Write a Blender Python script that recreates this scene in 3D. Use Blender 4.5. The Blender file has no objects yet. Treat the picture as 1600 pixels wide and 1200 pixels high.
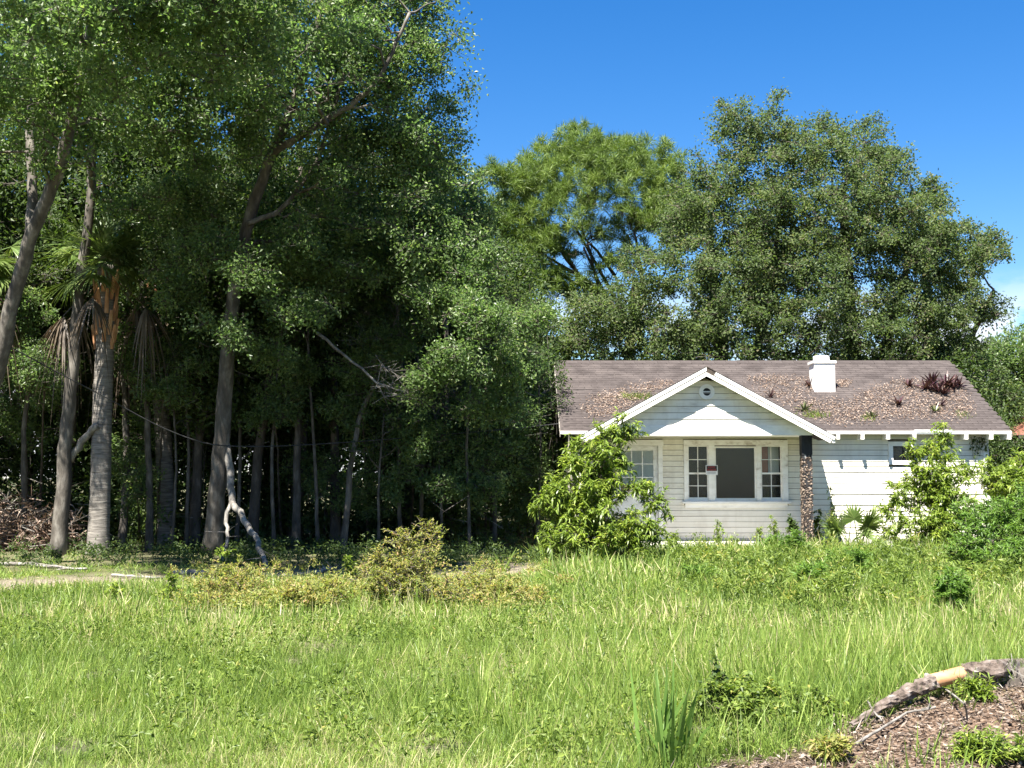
import bpy, math, random
import numpy as np
from mathutils import Vector, Matrix

# ------------------------------------------------------------------ camera, sky, sun, exposure
SC = bpy.context.scene
COL = SC.collection
F_PX, CAM_H, HORIZON = 1900.0, 1.6, 746.0
PITCH = math.atan((HORIZON - 600.0) / F_PX)
cam_d = bpy.data.cameras.new('camera')
cam = bpy.data.objects.new('camera', cam_d); COL.objects.link(cam)
cam.location = (0, 0, CAM_H)
cam.rotation_euler = (math.pi / 2 + PITCH, 0, 0)
cam_d.sensor_width = 36.0
cam_d.lens = 36.0 * F_PX / 1600.0
cam_d.clip_end = 3000
SC.camera = cam

SUN_EL, SUN_AZ = 60.0, 24.0          # sun stands behind the camera, 24 degrees to its left
world = bpy.data.worlds.new('World'); SC.world = world; world.use_nodes = True
nt = world.node_tree; N = nt.nodes; L = nt.links
N.clear()
w_out = N.new('ShaderNodeOutputWorld'); w_bg = N.new('ShaderNodeBackground')
sky = N.new('ShaderNodeTexSky'); sky.sky_type = 'NISHITA'; sky.sun_disc = False
sky.sun_elevation = math.radians(SUN_EL); sky.sun_rotation = math.radians(180 + SUN_AZ)
sky.air_density = 1.0; sky.dust_density = 0.3; sky.ozone_density = 2.5; sky.altitude = 0
w_bg.inputs['Strength'].default_value = 0.050
# deeper phone-camera blue, the same over the whole sky
hs = N.new('ShaderNodeHueSaturation'); hs.inputs['Saturation'].default_value = 1.42; hs.inputs['Hue'].default_value = 0.508; hs.inputs['Value'].default_value = 0.87
L.new(sky.outputs[0], hs.inputs['Color'])
# low cumulus all round the horizon
tc = N.new('ShaderNodeTexCoord'); sep = N.new('ShaderNodeSeparateXYZ')
L.new(tc.outputs['Generated'], sep.inputs[0])
nz = N.new('ShaderNodeTexNoise'); nz.inputs['Scale'].default_value = 7.0
nz.inputs['Detail'].default_value = 8.0; nz.inputs['Roughness'].default_value = 0.62
mp = N.new('ShaderNodeMapping'); mp.inputs['Scale'].default_value = (1, 1, 2.2)
mp.inputs['Location'].default_value = (0.35, 0.1, 0.2)
L.new(tc.outputs['Generated'], mp.inputs[0]); L.new(mp.outputs[0], nz.inputs['Vector'])
band = N.new('ShaderNodeValToRGB')
cr = band.color_ramp; cr.elements[0].position = 0.0; cr.elements[0].color = (1, 1, 1, 1)
cr.elements[1].position = 0.16; cr.elements[1].color = (0, 0, 0, 1)
e = cr.elements.new(0.10); e.color = (1, 1, 1, 1)
L.new(sep.outputs['Z'], band.inputs[0])
thr = N.new('ShaderNodeValToRGB'); thr.color_ramp.elements[0].position = 0.42; thr.color_ramp.elements[1].position = 0.52
L.new(nz.outputs['Fac'], thr.inputs[0])
mul = N.new('ShaderNodeMath'); mul.operation = 'MULTIPLY'
L.new(band.outputs[0], mul.inputs[0]); L.new(thr.outputs[0], mul.inputs[1])
cmix = N.new('ShaderNodeMixRGB'); cmix.inputs[2].default_value = (5.6, 5.7, 6.0, 1)
L.new(mul.outputs[0], cmix.inputs[0]); L.new(hs.outputs[0], cmix.inputs[1])
L.new(cmix.outputs[0], w_bg.inputs['Color']); L.new(w_bg.outputs[0], w_out.inputs['Surface'])

sun_d = bpy.data.lights.new('sun', 'SUN'); sun_d.energy = 5.0; sun_d.angle = math.radians(0.53)
sun_d.color = (1.0, 0.95, 0.86)
sun = bpy.data.objects.new('sun', sun_d); COL.objects.link(sun)
_el, _az = math.radians(SUN_EL), math.radians(SUN_AZ)
SUN_DIR = Vector((math.sin(_az) * math.cos(_el), math.cos(_az) * math.cos(_el), -math.sin(_el)))
sun.rotation_euler = SUN_DIR.to_track_quat('-Z', 'Y').to_euler()
sun.location = (-20, -50, 80)

SC.view_settings.view_transform = 'Standard'; SC.view_settings.look = 'None'
SC.view_settings.gamma = 1.0; SC.view_settings.exposure = 2.2
SC.view_settings.use_curve_mapping = False
SC.render.engine = 'CYCLES'
SC.cycles.max_bounces = 8; SC.cycles.diffuse_bounces = 4; SC.cycles.glossy_bounces = 2
SC.cycles.transmission_bounces = 4; SC.cycles.transparent_max_bounces = 8
SC.cycles.use_denoising = True

# ------------------------------------------------------------------ helpers
RNG = np.random.default_rng(7)
CP, SP = math.cos(PITCH), math.sin(PITCH)

def ray(px, py):
    a, b = (px - 800.0) / F_PX, (600.0 - py) / F_PX
    return np.array([a, CP - b * SP, SP + b * CP])
def at(px, py, Y):
    d = ray(px, py); return np.array([0, 0, CAM_H]) + d * (Y / d[1])
def ground_at(px, py, z=0.0):
    d = ray(px, py); return np.array([0, 0, CAM_H]) + d * ((z - CAM_H) / d[2])

_vn = np.random.default_rng(3).random((64, 64))
def vnoise(x, y, s):
    x = np.asarray(x, float) / s + 100.3; y = np.asarray(y, float) / s + 57.7
    xi = np.floor(x).astype(int); yi = np.floor(y).astype(int)
    fx = x - xi; fy = y - yi; fx = fx * fx * (3 - 2 * fx); fy = fy * fy * (3 - 2 * fy)
    g = lambda i, j: _vn[i % 64, j % 64]
    return ((g(xi, yi) * (1 - fx) + g(xi + 1, yi) * fx) * (1 - fy) + (g(xi, yi + 1) * (1 - fx) + g(xi + 1, yi + 1) * fx) * fy)

def norm(v):
    v = np.asarray(v, float); n = np.linalg.norm(v, axis=-1, keepdims=True); return v / np.maximum(n, 1e-9)
def rdir(n, rng=RNG):
    return norm(rng.normal(size=(n, 3)))

class MB:
    """collects geometry for one mesh object"""
    def __init__(s): s.v = []; s.q = []; s.t = []; s.a = []; s.n = 0
    def add(s, v, q=None, t=None, var=None):
        v = np.asarray(v, float).reshape(-1, 3)
        if q is not None and len(q): s.q.append(np.asarray(q, np.int64).reshape(-1, 4) + s.n)
        if t is not None and len(t): s.t.append(np.asarray(t, np.int64).reshape(-1, 3) + s.n)
        s.v.append(v)
        if var is None: var = 0.5
        s.a.append(np.broadcast_to(np.asarray(var, float), (len(v),)).copy() if np.ndim(var) == 0 else np.asarray(var, float))
        s.n += len(v); return s
    def box(s, lo, hi, var=None, M=None):
        x0, y0, z0 = lo; x1, y1, z1 = hi
        v = np.array([[x0,y0,z0],[x1,y0,z0],[x1,y1,z0],[x0,y1,z0],[x0,y0,z1],[x1,y0,z1],[x1,y1,z1],[x0,y1,z1]], float)
        if M is not None: v = v @ np.array(M.to_3x3()).T + np.array(M.translation)
        return s.add(v, [[3,2,1,0],[4,5,6,7],[0,1,5,4],[1,2,6,5],[2,3,7,6],[3,0,4,7]], var=var)
    def prism(s, poly, axis, a, b, var=None):
        """polygon (list of 2-tuples) extruded along axis 0/1 between a and b"""
        k = len(poly); P = np.array(poly, float)
        def put(c):
            o = np.zeros((k, 3))
            if axis == 0: o[:, 0] = c; o[:, 1] = P[:, 0]; o[:, 2] = P[:, 1]
            elif axis == 1: o[:, 1] = c; o[:, 0] = P[:, 0]; o[:, 2] = P[:, 1]
            else: o[:, 2] = c; o[:, 0] = P[:, 0]; o[:, 1] = P[:, 1]
            return o
        v = np.vstack([put(a), put(b)])
        q = [[i, (i + 1) % k, k + (i + 1) % k, k + i] for i in range(k)]
        t = [[0, i + 1, i] for i in range(1, k - 1)] + [[k, k + i, k + i + 1] for i in range(1, k - 1)]
        return s.add(v, q, t, var)
    def tube(s, pts, rad, sides=8, var=0.5, cap=True, rough=0.0, rng=RNG):
        pts = np.asarray(pts, float); k = len(pts); rad = np.broadcast_to(np.asarray(rad, float), (k,))
        T = norm(np.gradient(pts, axis=0))
        u = np.cross(T[0], [0.31, 0.95, 0.1]); u = u / np.linalg.norm(u)
        ang = np.arange(sides) * 2 * math.pi / sides
        V = np.zeros((k, sides, 3))
        for i in range(k):
            u = u - T[i] * np.dot(u, T[i]); u = u / np.linalg.norm(u); w = np.cross(T[i], u)
            r = rad[i] * (1 + rough * rng.uniform(-1, 1, sides))
            V[i] = pts[i] + (np.cos(ang)[:, None] * u + np.sin(ang)[:, None] * w) * r[:, None]
        idx = np.arange(k * sides).reshape(k, sides)
        a = idx[:-1]; b = np.roll(a, -1, axis=1); c = np.roll(idx[1:], -1, axis=1); d = idx[1:]
        q = np.stack([a, b, c, d], -1).reshape(-1, 4)
        v = V.reshape(-1, 3); t = []
        if cap:
            v = np.vstack([v, pts[0], pts[-1]]); n0 = k * sides
            for i in range(sides):
                t.append([n0, (i + 1) % sides, i]); t.append([n0 + 1, (k - 1) * sides + i, (k - 1) * sides + (i + 1) % sides])
        return s.add(v, q, t, var)
    def sticks(s, A, B, r0, r1, var=0.5):
        """many thin three-sided tapered twigs at once"""
        A = np.asarray(A, float); B = np.asarray(B, float); n = len(A)
        if not n: return s
        T = norm(B - A); u = norm(np.cross(T, np.array([0.3, 0.2, 0.93]))); w = np.cross(T, u)
        r0 = np.broadcast_to(r0, (n,)); r1 = np.broadcast_to(r1, (n,))
        V = np.zeros((n, 6, 3))
        for i in range(3):
            c, sn = math.cos(i * 2.0944), math.sin(i * 2.0944)
            V[:, i] = A + (u * c + w * sn) * r0[:, None]; V[:, i + 3] = B + (u * c + w * sn) * r1[:, None]
        base = (np.arange(n) * 6)[:, None, None]
        q = (np.array([[0,1,4,3],[1,2,5,4],[2,0,3,5]])[None] + base).reshape(-1, 4)
        return s.add(V.reshape(-1, 3), q, var=np.repeat(np.broadcast_to(var, (n,)), 6))
    def leaves(s, P, D, Ln, W, var, rng=RNG, fold=0.25):
        """rhombic leaves folded along the midrib, one quad each"""
        n = len(P)
        if not n: return s
        D = norm(D); S = norm(np.cross(D, rdir(n, rng) + np.array([0, 0, 0.6]))); U = np.cross(S, D)
        Ln = np.broadcast_to(Ln, (n,))[:, None]; W = np.broadcast_to(W, (n,))[:, None]
        V = np.zeros((n, 4, 3)); m = P + D * Ln * 0.45 + U * W * fold
        V[:, 0] = P; V[:, 1] = m + S * W * 0.5; V[:, 2] = P + D * Ln; V[:, 3] = m - S * W * 0.5
        return s.add(V.reshape(-1, 3), np.arange(n * 4).reshape(n, 4), var=np.repeat(np.broadcast_to(var, (n,)), 4))
    def blades(s, P, D, Ln, W, bend, var, prof=(1.0, 0.8), side=None, rng=RNG):
        """curved tapering strips ending in a point; prof = relative widths along the strip"""
        n = len(P)
        if not n: return s
        D = norm(D); K = len(prof)
        if side is None: side = np.cross(D, rdir(n, rng))
        S = norm(side)
        Ln = np.broadcast_to(Ln, (n,))[:, None]; W = np.broadcast_to(W, (n,))[:, None]; bend = np.broadcast_to(bend, (n,))[:, None]
        V = np.zeros((n, 2 * K + 1, 3))
        for i in range(K + 1):
            t = i / K
            c = P + D * Ln * t + np.array([0, 0, -1.0]) * bend * Ln * t * t
            if i < K:
                V[:, 2 * i] = c - S * W * 0.5 * prof[i]; V[:, 2 * i + 1] = c + S * W * 0.5 * prof[i]
            else: V[:, 2 * K] = c
        o = (np.arange(n) * (2 * K + 1))[:, None]
        q = np.concatenate([np.array([[2*i, 2*i+1, 2*i+3, 2*i+2]]) + o for i in range(K - 1)]) if K > 1 else None
        t = np.array([[2*K-2, 2*K-1, 2*K]]) + o
        return s.add(V.reshape(-1, 3), q, t, np.repeat(np.broadcast_to(var, (n,)), 2 * K + 1))
    def mesh(s, name, mat, origin=(0, 0, 0), smooth=False):
        me = bpy.data.meshes.new(name)
        v = np.vstack(s.v) - np.asarray(origin, float)
        q = np.vstack(s.q) if s.q else np.zeros((0, 4), np.int64); t = np.vstack(s.t) if s.t else np.zeros((0, 3), np.int64)
        me.vertices.add(len(v)); me.vertices.foreach_set('co', v.astype(np.float32).ravel())
        me.loops.add(q.size + t.size); me.polygons.add(len(q) + len(t))
        me.loops.foreach_set('vertex_index', np.concatenate([q.ravel(), t.ravel()]).astype(np.int32))
        me.polygons.foreach_set('loop_start', np.concatenate([np.arange(len(q)) * 4, q.size + np.arange(len(t)) * 3]).astype(np.int32))
        me.update(calc_edges=True)
        at_ = me.attributes.new('var', 'FLOAT', 'POINT'); at_.data.foreach_set('value', np.concatenate(s.a).astype(np.float32))
        me.polygons.foreach_set('use_smooth', np.full(len(me.polygons), smooth, bool))
        if mat: me.materials.append(mat)
        return me
    def build(s, name, mat, parent=None, origin=(0, 0, 0), smooth=False):
        o = bpy.data.objects.new(name, s.mesh(name, mat, origin, smooth)); COL.objects.link(o)
        if parent is not None: o.parent = parent
        else: o.location = origin
        return o

def tag(o, label=None, cat=None, group=None, kind=None):
    for k, v in (('label', label), ('category', cat), ('group', group), ('kind', kind)):
        if v: o[k] = v
    return o
def thing(name, loc, label, cat, group=None):
    o = bpy.data.objects.new(name, None); COL.objects.link(o); o.location = loc; o.empty_display_size = 0.2
    return tag(o, label, cat, group)
def inst(name, me, parent, loc=(0, 0, 0), rot=(0, 0, 0), scale=(1, 1, 1)):
    o = bpy.data.objects.new(name, me); COL.objects.link(o); o.parent = parent
    o.location = loc; o.rotation_euler = rot; o.scale = scale; return o
def copy_tree(o, parent=None):
    c = o.copy(); COL.objects.link(c); c.parent = parent
    for ch in list(o.children): copy_tree(ch, c)
    return c

# ------------------------------------------------------------------ materials
def mat_new(name):
    m = bpy.data.materials.new(name); m.use_nodes = True; m.node_tree.nodes.clear(); return m, m.node_tree.nodes, m.node_tree.links
def ramp(N, stops):
    r = N.new('ShaderNodeValToRGB'); el = r.color_ramp.elements
    while len(el) < len(stops): el.new(0.5)
    for e_, (p, c) in zip(el, stops): e_.position = p; e_.color = (*c, 1)
    return r
def foliage(name, stops, trans=0.35, rough=0.5, spec=0.3, tcol=(1.5, 1.6, 0.7)):
    m, N, L = mat_new(name)
    a = N.new('ShaderNodeAttribute'); a.attribute_name = 'var'
    r = ramp(N, stops); L.new(a.outputs['Fac'], r.inputs[0])
    p = N.new('ShaderNodeBsdfPrincipled'); p.inputs['Roughness'].default_value = rough; p.inputs['Specular IOR Level'].default_value = spec
    L.new(r.outputs[0], p.inputs['Base Color'])
    t = N.new('ShaderNodeBsdfTranslucent'); mx = N.new('ShaderNodeMixRGB'); mx.blend_type = 'MULTIPLY'; mx.inputs[0].default_value = 1
    mx.inputs[2].default_value = (*tcol, 1); L.new(r.outputs[0], mx.inputs[1]); L.new(mx.outputs[0], t.inputs['Color'])
    s = N.new('ShaderNodeMixShader'); s.inputs[0].default_value = trans
    L.new(p.outputs[0], s.inputs[1]); L.new(t.outputs[0], s.inputs[2])
    o = N.new('ShaderNodeOutputMaterial'); L.new(s.outputs[0], o.inputs[0]); return m
def surface(name, stops, scale=5.0, stretch=(1, 1, 1), detail=6.0, rough=0.8, bump=0.3, bdist=0.02, spec=0.25, var=0.0, coords='Object'):
    """noise-coloured surface with fine relief; var = how much the per-piece value shifts the colour"""
    m, N, L = mat_new(name)
    tc = N.new('ShaderNodeTexCoord'); mp = N.new('ShaderNodeMapping'); mp.inputs['Scale'].default_value = stretch
    L.new(tc.outputs[coords], mp.inputs[0])
    n = N.new('ShaderNodeTexNoise'); n.inputs['Scale'].default_value = scale; n.inputs['Detail'].default_value = detail; n.inputs['Roughness'].default_value = 0.62
    L.new(mp.outputs[0], n.inputs['Vector'])
    fac = n.outputs['Fac']
    if var:
        oi = N.new('ShaderNodeObjectInfo'); at_ = N.new('ShaderNodeAttribute'); at_.attribute_name = 'var'
        ad = N.new('ShaderNodeMath'); ad.operation = 'ADD'; L.new(oi.outputs['Random'], ad.inputs[0]); L.new(at_.outputs['Fac'], ad.inputs[1])
        fr = N.new('ShaderNodeMath'); fr.operation = 'FRACT'; L.new(ad.outputs[0], fr.inputs[0])
        sb = N.new('ShaderNodeMath'); sb.operation = 'SUBTRACT'; sb.inputs[1].default_value = 0.5; L.new(fr.outputs[0], sb.inputs[0])
        ma = N.new('ShaderNodeMath'); ma.operation = 'MULTIPLY_ADD'; ma.inputs[1].default_value = var
        L.new(sb.outputs[0], ma.inputs[0]); L.new(fac, ma.inputs[2]); fac = ma.outputs[0]
    r = ramp(N, stops); L.new(fac, r.inputs[0])
    p = N.new('ShaderNodeBsdfPrincipled'); p.inputs['Roughness'].default_value = rough; p.inputs['Specular IOR Level'].default_value = spec
    L.new(r.outputs[0], p.inputs['Base Color'])
    if bump:
        b = N.new('ShaderNodeBump'); b.inputs['Strength'].default_value = bump; b.inputs['Distance'].default_value = bdist
        L.new(n.outputs['Fac'], b.inputs['Height']); L.new(b.outputs[0], p.inputs['Normal'])
    o = N.new('ShaderNodeOutputMaterial'); L.new(p.outputs[0], o.inputs[0]); return m

M = {}
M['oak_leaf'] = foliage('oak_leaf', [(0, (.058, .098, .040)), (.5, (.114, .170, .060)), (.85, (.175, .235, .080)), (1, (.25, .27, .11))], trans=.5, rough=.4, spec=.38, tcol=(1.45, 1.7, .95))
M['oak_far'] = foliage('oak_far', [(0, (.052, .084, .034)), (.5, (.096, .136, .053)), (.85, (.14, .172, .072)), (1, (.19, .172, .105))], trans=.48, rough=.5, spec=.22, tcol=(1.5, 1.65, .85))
M['pine'] = foliage('pine', [(0, (0.057, 0.095, 0.019)), (.6, (0.109, 0.166, 0.030)), (1, (0.162, 0.209, 0.043))], trans=.25, rough=.5)
M['shrub_leaf'] = foliage('shrub_leaf', [(0, (.08, .125, .02)), (.5, (.155, .22, .036)), (.85, (.23, .29, .05)), (1, (.33, .35, .08))], trans=.4, rough=.38, spec=.45)
M['weed_leaf'] = foliage('weed_leaf', [(0, (0.057, 0.092, 0.018)), (.5, (0.114, 0.167, 0.031)), (.9, (0.185, 0.238, 0.044)), (1, (0.282, 0.264, 0.070))], trans=.38)
M['fennel'] = foliage('fennel', [(0, (0.068, 0.126, 0.027)), (.6, (0.117, 0.207, 0.041)), (1, (0.180, 0.270, 0.063))], trans=.38)
M['rusty_leaf'] = foliage('rusty_leaf', [(0, (.12, .165, .042)), (.42, (.225, .25, .068)), (.72, (.32, .285, .105)), (1, (.36, .225, .125))], trans=.45)
M['grass'] = foliage('grass', [(0, (0.073, 0.125, 0.022)), (.45, (0.163, 0.245, 0.045)), (.8, (0.245, 0.327, 0.073)), (.93, (0.344, 0.378, 0.120)), (1, (0.430, 0.387, 0.215))], trans=.42, rough=.45, spec=.35, tcol=(1.25, 1.3, .7))
_n = M['grass'].node_tree.nodes; _l = M['grass'].node_tree.links
_at = next(x for x in _n if x.bl_idname == 'ShaderNodeAttribute'); _rp = next(x for x in _n if x.bl_idname == 'ShaderNodeValToRGB')
_ti = _n.new('ShaderNodeAttribute'); _ti.attribute_type = 'INSTANCER'; _ti.attribute_name = 'tone'
_ad = _n.new('ShaderNodeMath'); _ad.operation = 'ADD'; _ad.use_clamp = True; _l.new(_at.outputs['Fac'], _ad.inputs[0]); _l.new(_ti.outputs['Fac'], _ad.inputs[1]); _l.new(_ad.outputs[0], _rp.inputs[0])
M['palm_leaf'] = foliage('palm_leaf', [(0, (.05, .085, .02)), (.6, (.09, .14, .035)), (1, (.16, .20, .07))], trans=.25, rough=.35, spec=.5)
M['palm_dead'] = foliage('palm_dead', [(0, (.045, .034, .024)), (.6, (.10, .077, .055)), (1, (.20, .16, .115))], trans=.15, tcol=(1.2, 1, .8))
M['dry_leaf'] = foliage('dry_leaf', [(0, (0.096, 0.060, 0.042)), (.5, (0.208, 0.144, 0.108)), (1, (0.360, 0.288, 0.232))], trans=.15, tcol=(1.2, 1, .8))
M['bromeliad'] = foliage('bromeliad', [(0, (0.030, 0.014, 0.019)), (.6, (0.064, 0.025, 0.034)), (1, (0.093, 0.051, 0.043))], trans=.12, rough=.4)
M['bromeliad_green'] = foliage('bromeliad_green', [(0, (.05, .06, .03)), (.6, (.09, .11, .045)), (1, (.16, .17, .07))], trans=.2, rough=.4)
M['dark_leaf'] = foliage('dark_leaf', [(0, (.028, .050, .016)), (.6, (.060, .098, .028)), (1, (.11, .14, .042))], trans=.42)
M['log_bark'] = surface('log_bark', [(.32, (.03, .024, .02)), (.47, (.11, .085, .07)), (.58, (.15, .125, .11)), (.68, (.28, .25, .235))], 13, (1, 1, 1), rough=.95, bump=1.0, bdist=.03)
M['bark'] = surface('bark', [(.3, (.034, .030, .025)), (.5, (.088, .078, .066)), (.68, (.19, .175, .152))], 6, (1, 1, .35), rough=.9, bump=.9, bdist=.03)
M['bark_dark'] = surface('bark_dark', [(.3, (.030, .026, .022)), (.55, (.085, .072, .060)), (.72, (.17, .15, .13))], 7, (1, 1, .3), rough=.9, bump=.8, bdist=.03)
M['bark_pine'] = surface('bark_pine', [(.3, (.04, .03, .026)), (.6, (.12, .09, .07)), (.75, (.2, .15, .12))], 5, (1, 1, .5), rough=.9, bump=.8, bdist=.03)
M['palm_bark'] = surface('palm_bark', [(.3, (.075, .068, .06)), (.5, (.16, .145, .128)), (.7, (.27, .25, .22))], 9, (.4, .4, 3.5), rough=.9, bump=.8, bdist=.02)
M['boot'] = surface('boot', [(.3, (.22, .10, .05)), (.5, (.42, .22, .11)), (.7, (.6, .40, .24))], 8, (1, 1, .3), rough=.85, bump=.5)
M['dead_wood'] = surface('dead_wood', [(.3, (0.060, 0.051, 0.044)), (.5, (0.170, 0.157, 0.140)), (.72, (0.340, 0.323, 0.289))], 9, (1, 1, .6), rough=.85, bump=.5)
M['peeled'] = surface('peeled', [(.3, (.30, .15, .075)), (.55, (.46, .27, .15)), (.75, (.56, .38, .24))], 9, (.3, 1, 1), rough=.6, bump=.25, bdist=.008)
M['chip_bits'] = foliage('chip_bits', [(0, (.05, .037, .028)), (.5, (.115, .086, .067)), (1, (.27, .22, .18))], trans=.05, tcol=(1, 1, 1))
M['chips'] = surface('chips', [(.3, (.10, .05, .03)), (.5, (.27, .16, .10)), (.7, (.48, .35, .25))], 40, rough=.9, bump=.0, var=.6)
M['white_paint'] = surface('white_paint', [(.28, (.50, .44, .35)), (.42, (.71, .67, .57)), (.6, (.79, .76, .67))], 3.2, (.5, 1, 2.2), rough=.6, bump=.15, bdist=.004, var=.12)
_t = M['white_paint'].node_tree; _p = next(x for x in _t.nodes if x.bl_idname == 'ShaderNodeBsdfPrincipled'); _c = next(x for x in _t.nodes if x.bl_idname == 'ShaderNodeValToRGB'); _o = next(x for x in _t.nodes if x.bl_idname == 'ShaderNodeTexCoord')
_g = _t.nodes.new('ShaderNodeNewGeometry'); _m = _t.nodes.new('ShaderNodeMapping'); _m.inputs['Scale'].default_value = (1.6, 1, .55); _t.links.new(_g.outputs['Position'], _m.inputs[0])
_n2 = _t.nodes.new('ShaderNodeTexNoise'); _n2.inputs['Scale'].default_value = 2.6; _n2.inputs['Detail'].default_value = 9; _n2.inputs['Roughness'].default_value = .68; _t.links.new(_m.outputs[0], _n2.inputs['Vector'])
_r2 = ramp(_t.nodes, [(.46, (0, 0, 0)), (.70, (.42, .42, .42))]); _t.links.new(_n2.outputs['Fac'], _r2.inputs[0])
_x = _t.nodes.new('ShaderNodeMixRGB'); _x.inputs[2].default_value = (.50, .45, .35, 1); _t.links.new(_r2.outputs[0], _x.inputs[0]); _t.links.new(_c.outputs[0], _x.inputs[1]); _t.links.new(_x.outputs[0], _p.inputs['Base Color'])
M['trim_paint'] = surface('trim_paint', [(.28, (.45, .40, .34)), (.40, (.72, .70, .65)), (.6, (.81, .80, .76))], 5, (.7, 1, 1.4), rough=.55, bump=.15, bdist=.004, var=.1)
M['joint_shade'] = surface('joint_shade', [(.3, (.10, .085, .065)), (.7, (.22, .19, .15))], 6, rough=.95, bump=0)  # dark wall backing; its colour stands in for shade under each clapboard
M['shingle'] = surface('shingle', [(.28, (.036, .030, .029)), (.5, (.060, .051, .049)), (.72, (.086, .073, .069))], 2.2, (1, 1, 1), detail=10, rough=.95, bump=.35, bdist=.01, var=.10, spec=.1)
M['felt'] = surface('felt', [(.3, (.03, .026, .025)), (.7, (.075, .062, .058))], 8, rough=.95, bump=.3)
M['rotten'] = surface('rotten', [(.3, (.025, .02, .016)), (.6, (.09, .07, .055)), (.75, (.18, .15, .12))], 16, (.4, 1, 1), rough=.95, bump=.8)
M['black_wood'] = surface('black_wood', [(.35, (.010, .010, .011)), (.62, (.03, .03, .032)), (.72, (.25, .25, .25))], 9, (1, 1, .3), rough=.7, bump=.3)
M['stone_chip'] = surface('stone_chip', [(.25, (0.034, 0.024, 0.019)), (.5, (0.093, 0.068, 0.053)), (.75, (0.230, 0.178, 0.140))], 30, rough=.9, bump=.3, var=.9)
M['concrete'] = surface('concrete', [(.3, (.28, .26, .23)), (.6, (.45, .43, .39)), (.8, (.55, .53, .49))], 4, rough=.9, bump=.3)
M['chimney'] = surface('chimney', [(.25, (.62, .60, .56)), (.5, (.80, .79, .77))], 3, rough=.7, bump=.3, bdist=.01)
M['rust_roof'] = surface('rust_roof', [(.3, (0.120, 0.048, 0.034)), (.6, (0.184, 0.080, 0.056))], 5, rough=.7, bump=.1)
M['shed_wall'] = surface('shed_wall', [(.3, (.03, .028, .026)), (.7, (.07, .062, .055))], 5, (1, 1, .4), rough=.9)
M['cable'] = surface('cable', [(.3, (.012, .012, .012)), (.7, (.05, .05, .05))], 4, rough=.6, bump=0)
M['blind'] = surface('blind', [(.3, (.66, .66, .62)), (.7, (.76, .76, .72))], 3, (4, 1, .3), rough=.7, bump=.1)
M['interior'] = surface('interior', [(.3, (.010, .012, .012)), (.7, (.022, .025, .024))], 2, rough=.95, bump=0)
M['red_paper'] = surface('red_paper', [(.3, (.36, .10, .06)), (.7, (.52, .20, .12))], 6, rough=.7, bump=0)
M['sign_white'] = surface('sign_white', [(.3, (.62, .62, .63)), (.7, (.76, .76, .76))], 20, rough=.4, bump=0)
M['sign_black'] = surface('sign_black', [(.3, (.02, .018, .018)), (.7, (.035, .03, .03))], 20, rough=.4, bump=0)
M['sign_red'] = surface('sign_red', [(.3, (.55, .03, .03)), (.7, (.68, .05, .04))], 20, rough=.4, bump=0)
M['tin'] = surface('tin', [(.3, (.5, .5, .5)), (.7, (.72, .72, .72))], 6, rough=.5, bump=.1)
m, N_, L_ = mat_new('glass_pane')
g = N_.new('ShaderNodeBsdfGlossy'); g.inputs['Roughness'].default_value = .12; g.inputs['Color'].default_value = (.45, .5, .5, 1)
tp = N_.new('ShaderNodeBsdfTransparent'); tp.inputs['Color'].default_value = (.95, .97, .96, 1)
fz = N_.new('ShaderNodeFresnel'); fz.inputs['IOR'].default_value = 1.5
mx = N_.new('ShaderNodeMixShader'); L_.new(fz.outputs[0], mx.inputs[0]); L_.new(tp.outputs[0], mx.inputs[1]); L_.new(g.outputs[0], mx.inputs[2])
du = N_.new('ShaderNodeBsdfDiffuse'); du.inputs['Color'].default_value = (.34, .37, .36, 1); m2 = N_.new('ShaderNodeMixShader'); m2.inputs[0].default_value = .03
L_.new(mx.outputs[0], m2.inputs[1]); L_.new(du.outputs[0], m2.inputs[2])
o_ = N_.new('ShaderNodeOutputMaterial'); L_.new(m2.outputs[0], o_.inputs[0]); M['glass'] = m

# ------------------------------------------------------------------ ground
MOUND = ground_at(1540, 1130)[:2]
CHIP_C = ground_at(1450, 1150)[:2]
def sstep(a, b, x):
    t = np.clip((np.asarray(x, float) - a) / (b - a), 0, 1); return t * t * (3 - 2 * t)
def mound_f(x, y):
    dx = (np.asarray(x) - MOUND[0] - .5) / 1.5; dy = (np.asarray(y) - MOUND[1] + .05) / 1.0
    return np.exp(-(dx * dx + dy * dy) * 1.2)
def gz(x, y):
    near = 1 - sstep(60, 120, np.hypot(x, y))
    h = (vnoise(x, y, 3.1) - .5) * .10 + (vnoise(x, y, .9) - .5) * .035
    hs_ = 1 - sstep(0, 1.2, np.maximum(np.maximum(1.0 - np.asarray(x, float), np.asarray(x, float) - 11.0), np.maximum(25.0 - np.asarray(y, float), np.asarray(y, float) - 33.6)))
    h = h * (1 - hs_)
    return h * near + .28 * mound_f(x, y)
def chip_f(x, y):
    x = np.asarray(x, float); y = np.asarray(y, float)
    # wood-chip dirt in the near corner: beyond a wavering line
    u = (x - .85) - (y - 6.7) * 1.3 + (vnoise(x, y, .7) - .5) * 1.0
    return np.clip(sstep(-.15, .45, u) * (1 - sstep(9.0, 9.8, y + (vnoise(x, y, .5) - .5) * .6)), 0, 1)
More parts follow.
